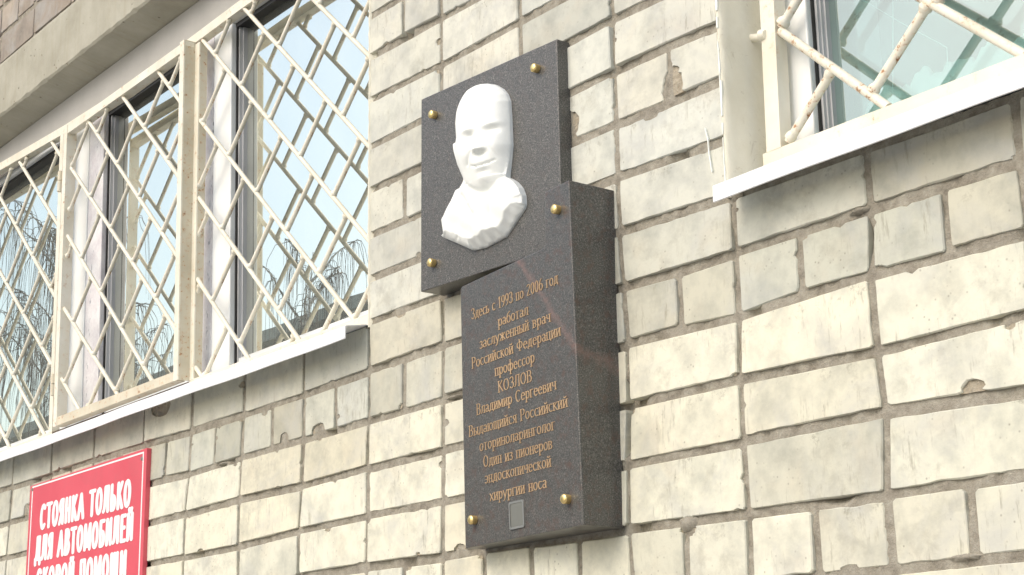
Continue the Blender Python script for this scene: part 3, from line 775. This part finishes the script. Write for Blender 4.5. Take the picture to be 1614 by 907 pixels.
pf = m.build('metal_plate', M['platerim'], plq)
m = MB(); m.add(rr(q, .003, .0035, .0015, dL), [tuple(range(n))]); m.build('plate_field', M['plate'], pf)

# --------------------------------------------- letter shapes: pen strokes over skeletons
def arc(cx, cy, rx, ry, a0, a1, n=9):
    return [(cx + rx * math.cos(math.radians(lerp(a0, a1, i / n))), cy + ry * math.sin(math.radians(lerp(a0, a1, i / n)))) for i in range(n + 1)]
def ell(cx, cy, rx, ry): return arc(cx, cy, rx, ry, 0, 360, 16)
G = {
 'А': (.74, [[(0, 0), (.36, 1)], [(.36, 1), (.72, 0)], [(.13, .34), (.59, .34)]]),
 'Б': (.62, [[(.1, 0), (.1, 1)], [(.1, 1), (.55, 1)], [(.1, .56), (.32, .56)] + arc(.32, .28, .26, .28, 90, -90) + [(.1, 0)]]),
 'В': (.64, [[(.1, 0), (.1, 1)], [(.1, 1), (.3, 1)] + arc(.3, .77, .22, .23, 90, -90) + [(.1, .54)], [(.3, .54)] + arc(.32, .27, .26, .27, 90, -90) + [(.1, 0)]]),
 'Г': (.52, [[(.1, 0), (.1, 1)], [(.1, 1), (.52, 1)]]),
 'Д': (.76, [[(.14, .06), (.24, .4), (.27, 1)], [(.27, 1), (.6, 1)], [(.6, 1), (.6, .06)], [(.0, .05), (.74, .05)], [(.02, .05), (.02, -.17)], [(.72, .05), (.72, -.17)]]),
 'Е': (.56, [[(.1, 0), (.1, 1)], [(.1, 1), (.54, 1)], [(.1, .52), (.46, .52)], [(.1, 0), (.56, 0)]]),
 'Ж': (.98, [[(.48, 0), (.48, 1)], [(.02, 1), (.42, .52)], [(.94, 1), (.54, .52)], [(.0, 0), (.42, .52)], [(.96, 0), (.54, .52)]]),
 'З': (.56, [arc(.26, .76, .22, .24, 155, -90), arc(.26, .27, .26, .27, 90, -155)]),
 'И': (.70, [[(.1, 0), (.1, 1)], [(.12, .06), (.58, .94)], [(.6, 0), (.6, 1)]]),
 'К': (.66, [[(.1, 0), (.1, 1)], [(.58, 1), (.14, .5)], [(.22, .56), (.64, 0)]]),
 'Л': (.70, [[(0, .02), (.08, .05), (.17, .25), (.22, 1)], [(.22, 1), (.6, 1)], [(.6, 1), (.6, 0)]]),
 'М': (.86, [[(.08, 0), (.08, 1)], [(.1, 1), (.42, .12)], [(.42, .12), (.76, 1)], [(.78, 0), (.78, 1)]]),
 'Н': (.70, [[(.1, 0), (.1, 1)], [(.6, 0), (.6, 1)], [(.1, .52), (.6, .52)]]),
 'О': (.74, [ell(.36, .5, .32, .5)]),
 'П': (.70, [[(.1, 0), (.1, 1)], [(.6, 0), (.6, 1)], [(.1, 1), (.6, 1)]]),
 'Р': (.60, [[(.1, 0), (.1, 1)], [(.1, 1), (.3, 1)] + arc(.3, .74, .25, .26, 90, -90) + [(.1, .48)]]),
 'С': (.68, [arc(.37, .5, .33, .5, 48, 312, 14)]),
 'Т': (.64, [[(.32, 0), (.32, 1)], [(.0, 1), (.64, 1)]]),
 'Ф': (.86, [[(.42, 0), (.42, 1)], ell(.42, .5, .38, .3)]),
 'Х': (.68, [[(.02, 1), (.64, 0)], [(.62, 1), (.02, 0)]]),
 'Ц': (.72, [[(.1, 0), (.1, 1)], [(.58, 0), (.58, 1)], [(.1, 0), (.7, 0)], [(.7, 0), (.7, -.2)]]),
 'Ч': (.66, [[(.1, 1), (.1, .66)] + arc(.3, .66, .2, .2, 180, 270) + [(.56, .5)], [(.56, 0), (.56, 1)]]),
 'Щ': (1.02, [[(.1, 0), (.1, 1)], [(.48, 0), (.48, 1)], [(.86, 0), (.86, 1)], [(.1, 0), (.98, 0)], [(.98, 0), (.98, -.2)]]),
 'Ы': (.86, [[(.1, 0), (.1, 1)], [(.1, .54), (.3, .54)] + arc(.3, .27, .24, .27, 90, -90) + [(.1, 0)], [(.76, 0), (.76, 1)]]),
 'Ь': (.60, [[(.1, 0), (.1, 1)], [(.1, .54), (.3, .54)] + arc(.3, .27, .25, .27, 90, -90) + [(.1, 0)]]),
 'Э': (.64, [arc(.27, .5, .33, .5, 132, -132, 14), [(.2, .52), (.58, .52)]]),
 'Ю': (.98, [[(.1, 0), (.1, 1)], [(.1, .52), (.34, .52)], ell(.64, .5, .3, .5)]),
 'Я': (.62, [[(.52, 0), (.52, 1)], [(.52, 1), (.32, 1)] + arc(.32, .74, .25, .26, 90, 270) + [(.52, .48)], [(.34, .48), (.04, 0)]]),
 'а': (.50, [[(.42, .46), (.42, .08), (.5, .02)], arc(.23, .45, .19, .2, 0, 150, 6), ell(.22, .17, .19, .16)]),
 'б': (.54, [ell(.27, .31, .24, .31), [(.03, .34), (.08, .7), (.24, .88), (.48, .98)]]),
 'е': (.52, [arc(.27, .33, .23, .33, 5, 320, 14), [(.06, .37), (.5, .37)]]),
 'о': (.54, [ell(.27, .33, .24, .33)]),
 'с': (.48, [arc(.28, .33, .24, .33, 50, 312, 12)]),
 'р': (.56, [[(.09, -.3), (.09, .64)], ell(.31, .33, .21, .32)]),
 'у': (.54, [[(.02, .66), (.28, .06)], [(.52, .66), (.2, -.2), (.04, -.26)]]),
 'х': (.52, [[(.02, .66), (.5, 0)], [(.48, .66), (.02, 0)]]),
 'ф': (.78, [[(.38, -.3), (.38, 1)], ell(.2, .33, .17, .32), ell(.56, .33, .17, .32)]),
 '0': (.54, [ell(.27, .5, .23, .5)]), '1': (.42, [[(.22, 0), (.22, 1)], [(.06, .84), (.22, 1)]]),
 '2': (.54, [arc(.26, .74, .22, .26, 160, -20) + [(.04, .04)], [(.04, .02), (.5, .02)]]),
 '3': (.52, [arc(.24, .76, .2, .24, 155, -90), arc(.24, .27, .24, .27, 90, -155)]),
 '6': (.54, [ell(.27, .3, .23, .3), arc(.42, .3, .38, .7, 180, 95, 6)]),
 '9': (.54, [ell(.27, .7, .23, .3), arc(.12, .7, .38, .7, 0, -85, 6)]),
 ' ': (.34, []),
}
for lo, up in zip('вгджзиклмнптцчщыьэюя', 'ВГДЖЗИКЛМНПТЦЧЩЫЬЭЮЯ'):
    w, st = G[up]; G[lo] = (w * .78, [[(x * .78, y * .66) for x, y in s] for s in st])
for br, ba, top in (('Й', 'И', 1.22), ('й', 'и', .92)):
    w, st = G[ba]; G[br] = (w, st + [arc(w / 2, top, .15, .11, 185, 355, 6)])
def hull(P):
    P = sorted(set(P)); 
    def half(Q):
        h = []
        for p in Q:
            while len(h) > 1 and (h[-1][0] - h[-2][0]) * (p[1] - h[-2][1]) - (h[-1][1] - h[-2][1]) * (p[0] - h[-2][0]) <= 1e-12: h.pop()
            h.append(p)
        return h
    a, c = half(P), half(P[::-1]); return a[:-1] + c[:-1]
def lettering(name, lines, H, pa, pb, fn, m, parent, serif=False, gap=.09, square=False, lift=.0004, thick=.0006):
    """lines: (text, x0, x1, baseline z). Each pen stroke becomes a thin raised sliver on the face."""
    mb = MB(); pen = [(math.cos(2 * math.pi * i / 10), math.sin(2 * math.pi * i / 10)) for i in range(10)]
    if square: pen = [(1, 1), (-1, 1), (-1, -1), (1, -1)]
    for text, X0, X1, Z in lines:
        nat = sum(G[c][0] + gap for c in text) - gap; sx = (X1 - X0) / nat; x = 0; cnt = 0
        for c in text:
            w, st = G[c]
            st = [list(s) for s in st]
            if serif:
                ex = []
                for s in st:
                    for e, o_ in ((s[0], s[1]), (s[-1], s[-2])):
                        if abs(e[0] - o_[0]) < .02 * 1 and abs(e[1] - o_[1]) > .3: ex.append([(e[0] - .11, e[1]), (e[0] + .11, e[1])])
                st = st + ex
            for s in st:
                for a, d in zip(s, s[1:]):
                    P = []
                    for q in (a, d):
                        yq = q[1]
                        for u, v_ in pen:
                            yy = yq + v_ * pb
                            P.append((X0 + (x + q[0]) * sx + u * pa * H, Z + yy * H))
                    P = hull([(round(p[0], 6), round(p[1], 6)) for p in P]); k = len(P)
                    h = lift + thick + (cnt % 40) * 3e-6; cnt += 1
                    V = [local(fn, px, pz, h) for px, pz in P] + [local(fn, px, pz, 0) for px, pz in P]
                    mb.add(V, [tuple(range(k))] + [((i + 1) % k, i, k + i, k + (i + 1) % k) for i in range(k)])
            x += w + gap
    return mb.build(name, m, parent)
TX = [('Здесь с 1993 по 2006 год', .4348, .7197, .1153), ('работал', .5255, .6240, .0829), ('заслуженный врач', .46, .6916, .0562), ('Российской Федерации', .4301, .72, .0265),
      ('профессор', .5086, .6376, -.0021), ('КОЗЛОВ', .5173, .627, -.0328), ('Владимир Сергеевич', .4411, .6995, -.0597), ('Выдающийся Российский', .412, .7306, -.0941),
      ('оториноларинголог', .4478, .6901, -.1253), ('Один из пионеров', .459, .68, -.155), ('эндоскопической', .4613, .6738, -.1838), ('хирургии носа', .4764, .6577, -.2163)]
lettering('lettering', TX, .0192, .064, .027, dL, M['goldpaint'], low, serif=True, gap=.12)

# --------------------------------------------- portrait relief
def relief():
    O = np.array([[.4739, .5603], [.4490, .5672], [.4249, .568], [.4080, .5630], [.3931, .5535], [.3835, .5430], [.3777, .53], [.3764, .5048], [.3787, .4762], [.3712, .4758], [.3720, .4640], [.3797, .4216], [.3851, .4139], [.3903, .3938],
                  [.3678, .3809], [.3564, .3651], [.3222, .336], [.3368, .3038], [.3404, .2942], [.3809, .2736], [.4275, .2489], [.4594, .2469], [.5152, .2542], [.5657, .294], [.5692, .3014],
                  [.5680, .3180], [.5618, .333], [.5487, .3483], [.5350, .3580], [.5265, .3625], [.5272, .3700], [.5318, .3928], [.5363, .4217], [.5351, .4708], [.5327, .5085], [.5260, .5240], [.5142, .5377], [.4960, .5510]])
    n = len(O); T = np.roll(O, -1, 0) - np.roll(O, 1, 0); N = np.stack([-T[:, 1], T[:, 0]], 1); N /= np.hypot(*N.T)[:, None]
    cen = O.mean(0)
    if ((O - cen) * N).sum() < 0: N = -N
    k = np.clip(N @ np.array([-.88, .47]), 0, 1); hh = np.where(O[:, 1] > .39, .013, .019)
    O = O + np.stack([1.25 * hh * k, -.52 * hh * k], 1)
    # densify
    P = []
    for i in range(n):
        for t in (0, .25, .5, .75): P.append(O[i] * (1 - t) + O[(i + 1) % n] * t)
    P = np.array(P)
    st = .0016
    xs = np.arange(P[:, 0].min(), P[:, 0].max() + st, st); zs = np.arange(P[:, 1].min(), P[:, 1].max() + st, st)
    X, Z = np.meshgrid(xs, zs, indexing='ij')
    ins = np.zeros(X.shape, bool); A = P; B = np.roll(P, -1, 0)
    D = np.full(X.shape, 9.); NXp = X.copy(); NZp = Z.copy()
    for (ax, az), (bx, bz) in zip(A, B):
        cond = (az > Z) != (bz > Z)
        with np.errstate(divide='ignore', invalid='ignore'):
            xi = (bx - ax) * (Z - az) / (bz - az if bz != az else 1e-9) + ax
        ins ^= cond & (X < xi)
        dx, dz = bx - ax, bz - az; t = np.clip(((X - ax) * dx + (Z - az) * dz) / (dx * dx + dz * dz + 1e-12), 0, 1)
        px, pz = ax + t * dx, az + t * dz; d = np.hypot(X - px, Z - pz); b_ = d < D
        D[b_] = d[b_]; NXp[b_] = px[b_]; NZp[b_] = pz[b_]
    def g(cx, cz, sx_, sz_, rot=0.):
        c, s = math.cos(rot), math.sin(rot); u = (X - cx) * c + (Z - cz) * s; v = -(X - cx) * s + (Z - cz) * c
        return np.exp(-(u / sx_) ** 2 - (v / sz_) ** 2)
    def seg(a, b, w):
        dx, dz = b[0] - a[0], b[1] - a[1]; t = np.clip(((X - a[0]) * dx + (Z - a[1]) * dz) / (dx * dx + dz * dz), 0, 1)
        return np.exp(-(((X - a[0] - t * dx) ** 2 + (Z - a[1] - t * dz) ** 2) / w ** 2))
    # head: ellipsoidal dome, then features; shift brings raised points under their seen place
    hx, hz = .474, .474
    e = np.sqrt(np.clip(1 - ((X - hx) / .104) ** 2 - ((Z - hz) / .135) ** 2, 0, 1))
    jaw = ((X - .480) / .056) ** 2 + ((Z - .405) / .062) ** 2
    head = .006 + .034 * e ** .9
    face = np.clip(1.1 - jaw, 0, 1)
    head = head + .003 * np.clip(face, 0, 1) ** .5
    f = np.zeros_like(X)
    ex1, ex2, ez = .4585, .5165, .452
    f += .0045 * (g(ex1, ez + .014, .019, .0045, -.10) + g(ex2, ez + .012, .019, .0045, .08))      # brows
    f -= .0084 * (g(ex1 + .001, ez + .001, .013, .0065) + g(ex2 - .001, ez, .013, .0065))           # sockets
    f += .0030 * (g(ex1 - .001, ez - .001, .008, .0036) + g(ex2, ez - .002, .008, .0036))
    f -= .0022 * (seg((ex1 - .009, ez - .003), (ex1 + .008, ez - .004), .0014) + seg((ex2 - .009, ez - .004), (ex2 + .009, ez - .004), .0014))
    t = np.clip((.458 - Z) / (.458 - .418), 0, 1)                                                  # nose ridge
    ridge = np.exp(-((X - .4895) / (.0055 + .0045 * t)) ** 2)
    f += ridge * t ** 1.1 * .0135 * (Z > .4175) * (Z < .458)
    soft = np.clip((Z - .4125) / .005, 0, 1); f *= np.where((np.abs(X - .4895) < .02) & (Z < .4175) & (Z > .4125), soft, 1)
    f += .0040 * (g(.4790, .421, .005, .0050) + g(.5005, .4205, .005, .0050))
    f -= .0045 * g(.4905, .4115, .012, .0030)
    f += .0055 * (g(.4500, .420, .016, .016) + g(.5235, .418, .014, .016))                            # cheeks
    f -= .0022 * seg((.4660, .420), (.4530, .400), .0028) + .0012 * seg((.5120, .419), (.5230, .400), .0030)
    f += .0035 * g(.4905, .396, .022, .012)
    mouth = [(.4640, .3955), (.4740, .3920), (.4900, .3905), (.5050, .3915), (.5170, .3950)]
    for a, c in zip(mouth, mouth[1:]): f -= .0034 * seg(a, c, .0017)
    f += .0020 * g(.4905, .3860, .013, .0030)
    f -= .0018 * g(.4905, .3785, .012, .0032)
    f += .0050 * g(.4895, .3665, .014, .010)
    f += .006 * g(.3945, .448, .0045, .022, .05) - .003 * g(.402, .448, .003, .022, .05)
    head = head + f
    # torso: shirt, lapels, collar
    body = .018 + .008 * np.exp(-((X - .455) / .09) ** 2) + .006 * g(.528, .330, .030, .030) + .004 * g(.38, .335, .03, .03)
    body -= .0022 * seg((.508, .352), (.490, .290), .0045)
    body -= .0020 * seg((.420, .352), (.462, .290), .0045)
    body += .0025 * seg((.425, .362), (.452, .320), .008)
    body -= .004 * seg((.372, .272), (.402, .278), .0030)
    body += .0022 * np.sin((X * 70 + Z * 90)) * np.exp(-((Z - .28) / .04) ** 2)
    neck = .022 - .08 * np.clip(.372 - Z, 0, .05) * 0
    neckm = np.exp(-((X - .475) / .034) ** 2) * (Z < .372) * (Z > .335)
    body = body * (1 - neckm) + (.0165) * neckm
    w = 1 / (1 + np.exp(-((Z - (.3500 + .9 * ((X - .4860) / 1.0) ** 2 * 9)) / .0016)))
    w = np.clip(w, 0, 1)
    h = head * w + body * (1 - w)
    h = .003 + (h - .003) * (1 - np.exp(-(D / np.where(Z > .37, .0085, .0035)) ** .85))
    edge = .0075 + .007 * np.clip((.398 - Z) / .05, 0, 1)
    nxv, nzv = NXp - X, NZp - Z; nl = np.hypot(nxv, nzv) + 1e-9                # direction to the nearest rim point
    down = np.clip((nxv / nl * .45 - nzv / nl * .89) * 1.6 - .35, 0, 1) * (Z < .33)
    fac = .0045 + D * 1.05 + .0012 * np.sin(X * 260) * np.sin(Z * 170)
    h = np.maximum(h, edge)
    h = h * (1 - down) + np.minimum(h, fac) * down
    edge = edge * (1 - down) + .0045 * down
    ip = np.zeros((X.shape[0] + 1, X.shape[1] + 1), int)
    idx = -np.ones(X.shape, int)
    cell = ins[:-1, :-1] & ins[1:, :-1] & ins[1:, 1:] & ins[:-1, 1:]
    used = np.zeros(X.shape, bool)
    for a, c in ((0, 0), (1, 0), (1, 1), (0, 1)): used[a:X.shape[0] - 1 + a, c:X.shape[1] - 1 + c] |= cell
    ccount = np.zeros(X.shape, int)
    for a, c in ((0, 0), (1, 0), (1, 1), (0, 1)): ccount[a:X.shape[0] - 1 + a, c:X.shape[1] - 1 + c] += cell
    bd = used & (ccount < 4)
    XX = np.where(bd, NXp, X); ZZ = np.where(bd, NZp, Z); h = np.where(bd, edge - .001, h)
    idx[used] = np.arange(used.sum()); 
    ux, uz, uh = XX[used], ZZ[used], h[used]
    V = [(x, -dU(x, z) - hh_, z) for x, z, hh_ in zip(ux, uz, uh)]
    q = np.argwhere(cell); F = [(int(idx[i, j]), int(idx[i + 1, j]), int(idx[i + 1, j + 1]), int(idx[i, j + 1])) for i, j in q]
    # side wall: boundary edges dropped to the slab
    from collections import Counter
    ed = {}
    for f_ in F:
        for a, c in zip(f_, f_[1:] + f_[:1]):
            if (c, a) in ed: del ed[(c, a)]
            else: ed[(a, c)] = 1
    base = {}
    for a, c in ed:
        for v in (a, c):
            if v not in base: base[v] = len(V); V.append((V[v][0], -dU(V[v][0], V[v][2]) + .001, V[v][2]))
    W_ = [(c, a, base[a], base[c]) for a, c in ed]
    m = MB(); m.add(V, F, True); m.add([], []); k = len(F)
    m.f += W_; m.sm += [False] * len(W_)
    return m.build('portrait_relief', M['marble'], plq)
relief()

# ------------------------------------------------------------------ parking sign
sg = empty('parking_sign'); tag(sg, 'red plastic parking sign with white border and white block letters on the brick wall', 'sign')
fS = lambda x, z: .012
SX0, SX1, SZ0, SZ1 = -1.7205, -.9825, -.286, .0860
m = MB(); m.quadbox((SX0, SZ0), (SX1, SZ0), (SX1, SZ1 + .0015), (SX0, SZ1 - .002), -.012, .001); pn = m.build('panel', M['sign'], sg, bevel=.001)
m = MB(); i0 = .0165; w = .0042; y0, y1 = -.0126, -.0118
a, c, lo, hi = SX0 + i0, SX1 - i0 + .002, SZ0 + .008, SZ1 - .0055
m.box(a, c, y0, y1, hi - w, hi); m.box(a, c, y0, y1, lo, lo + w); m.box(a, a + w * 1.3, y0, y1, lo + w, hi - w); m.box(c - w * 1.3, c, y0, y1, lo + w, hi - w)
m.build('border', M['white'], sg)
G2 = dict(G)
lettering('lettering', [('СТОЯНКА ТОЛЬКО', -1.630, -1.066, -.0440), ('ДЛЯ АВТОМОБИЛЕЙ', -1.655, -1.045, -.1290), ('СКОРОЙ ПОМОЩИ', -1.636, -1.075, -.2190)], .0620, .136, .088, fS, M['white'], sg, gap=.30, square=False)
for x, z in ((SX1 - .024, SZ1 - .022), (SX0 + .018, SZ1 - .014), (SX1 - .024, SZ0 + .02), (SX0 + .018, SZ0 + .02)):
    m = MB(); m.tube((x, -.0145, z), (x, -.011, z), .0042, .0055, n=12); m.build('screw', M['plate'], sg)

m = MB(); V = []; F = []; nc = 520
for i in range(nc + 1):
    x = -2.95 + 2.85 * i / nc; ph = x * 34 + 1.4 * math.sin(x * 5) + .8 * math.sin(x * 13)
    for k in range(5):
        z = .27 + .98 * k / 4; V.append((x, .315 + .022 * math.sin(ph + .25 * k) + .006 * math.sin(x * 90), z))
for i in range(nc):
    for k in range(4): a = i * 5 + k; F.append((a, a + 5, a + 6, a + 1))
m.add(V, F, True); o = m.build('curtain', M['cloth']); tag(o, 'pale pleated curtain hanging behind the left window panes', 'curtain')
# ------------------------------------------------------------------ things seen inside the right window
m = MB(); nx_, ny_ = 46, 14; V = []; F = []
for i in range(nx_ + 1):
    for j in range(ny_ + 1):
        x = 1.115 + .42 * i / nx_; a = math.pi * j / ny_
        e = min(1, i / 5, (nx_ - i) / 8) ** .5
        hgt = (.068 + .010 * math.sin(i * .9) + .006 * math.sin(i * 2.3 + 1)) * e
        V.append((x, .222 + .035 * -math.cos(a), .305 + hgt * math.sin(a) + .008 * e * math.sin(i * .5 + j)))
for i in range(nx_):
    for j in range(ny_): a = i * (ny_ + 1) + j; F.append((a, a + ny_ + 1, a + ny_ + 2, a + 1))
m.add(V, F, True); o = m.build('folded_cloth', M['cloth']); tag(o, 'white folded cloth lying on the inner sill behind the right window', 'cloth')
m = MB(); m.box(1.0, 2.62, .19, .40, .285, .303); m.build('inner_sill', M['roomlight'], winR)
for nm, pts, lb in (('cord', [(1.1235, .168, .42), (1.118, .168, .305)], 'short white cord hanging at the left edge behind the right pane'),
                    ('cord', [(1.262, .168, .62), (1.2513, .168, .5039), (1.2356, .168, .3484), (1.233, .168, .306)], 'upright white cord hanging behind the right pane'),
                    ('cord', [(1.10, .168, .60), (1.1699, .168, .5345), (1.26, .168, .452), (1.3424, .168, .3808), (1.3411, .168, .3472)], 'slanting white cord with a bend behind the right pane')):
    m = MB(); m.path(pts, .0008, 5); o = m.build(nm, M['cord']); tag(o, lb, 'cord', 'thin white cords behind the right pane')

# ------------------------------------------------------------------ surroundings, seen in the window reflections
m = MB(); m.add([(-900, -900, -2.2), (900, -900, -2.2), (900, 900, -2.2), (-900, 900, -2.2)], [(0, 1, 2, 3)]); o = m.build('ground', M['paleground']); tag(o, kind='structure')  # unseen ground, coloured pale to bounce light up under sills and soffits
def twin_y(D): return 2 * GY - D
hb = empty('opposite_building'); tag(hb, 'low dark flat-roofed building across the yard, mirrored in the lower window panes', 'building')
Y = twin_y(20)
m = MB(); m.box(-75, -22, Y - 12, Y, -2.2, 9.55); m.build('wall', M['facade'], hb)
m = MB(); m.box(-75.4, -21.6, Y - 12.4, Y + .4, 9.55, 9.86); m.build('roof', M['dark'], hb)
for lv in range(3):
    for i in range(12):
        x = -72 + i * 4.1; z = -.6 + lv * 3.3
        m = MB(); m.box(x, x + 1.9, Y, Y + .05, z, z + 1.7); f_ = m.build('window', M['pvcgrey'], hb)
        m = MB(); m.box(x + .08, x + .9, Y + .03, Y + .06, z + .08, z + 1.62); m.box(x + 1.0, x + 1.82, Y + .03, Y + .06, z + .08, z + 1.62); m.build('pane', M['gasket'], f_)
def birch(x, y, H, spread, seed, label, dens=1.0, twr=.0075):
    r = random.Random(seed); t = empty('birch_tree', (x, y, -2.2)); tag(t, label, 'tree', 'bare birches across the yard')
    m = MB(); P = [Vector((0, 0, 0))]; R_ = [.13]
    for i in range(1, 9):
        P.append(Vector((r.uniform(-.12, .12) * i * .3, r.uniform(-.1, .1) * i * .3, H * i / 8 * .97))); R_.append(.13 * (1 - i / 8.3))
    m.path([tuple(p) for p in P], R_, 8); o = m.build('trunk', M['bark'], t)
    limbs = MB(); tw = MB()
    for k in range(int(30 * dens)):
        f = r.uniform(.42, .97); a = P[min(7, int(f * 8))].lerp(P[min(8, int(f * 8) + 1)], f * 8 % 1); th = r.uniform(0, 6.28)
        L = spread * (1.15 - .75 * f) * r.uniform(.7, 1.2); d = Vector((math.cos(th), math.sin(th), 0)); Q = [a]; 
        for s in range(1, 6): Q.append(a + d * L * s / 5 + Vector((r.uniform(-.06, .06), r.uniform(-.06, .06), L * (.95 * math.sin(s / 5 * 1.45)))))
        limbs.path([tuple(q) for q in Q], [.026 * (1 - s / 6.2) for s in range(6)], 5)
        for s in range(int(34 * dens)):
            u = r.uniform(.25, 1) * 5; i = min(4, int(u)); q = Q[i].lerp(Q[i + 1], u - i); ln_ = r.uniform(.35, 1.5) * spread * .42; pts = [tuple(q)]; dr = Vector((r.uniform(-.55, .55), r.uniform(-.55, .55), .05))
            v = q.copy()
            for w_ in range(4): v = v + dr * ln_ * .3 + Vector((0, 0, -ln_ * .30 * (w_ + .3) * .6)); dr *= .55; pts.append(tuple(v))
            tw.path(pts, [twr * .8, twr * .7, twr * .55, twr * .45, twr * .3], 3)
    limbs.build('limb', M['bark'], t); o = tw.build('twigs', M['twig'], t); o['kind'] = 'stuff'
birch(-20.7, twin_y(12), 9.75, 1.9, 3, 'bare weeping birch across the yard, mirrored in the right part of the left window')
birch(-31.0, twin_y(12), 12.6, 3.2, 5, 'taller bare birch farther along the yard, mirrored in the outermost left pane', 1.1, .010)
birch(-36.0, twin_y(15), 11.5, 3.0, 9, 'thin bare birch behind the taller one, mirrored beyond the hinges', .9, .010)
print('polys', sum(len(o.data.polygons) for o in bpy.data.objects if o.type == 'MESH'))
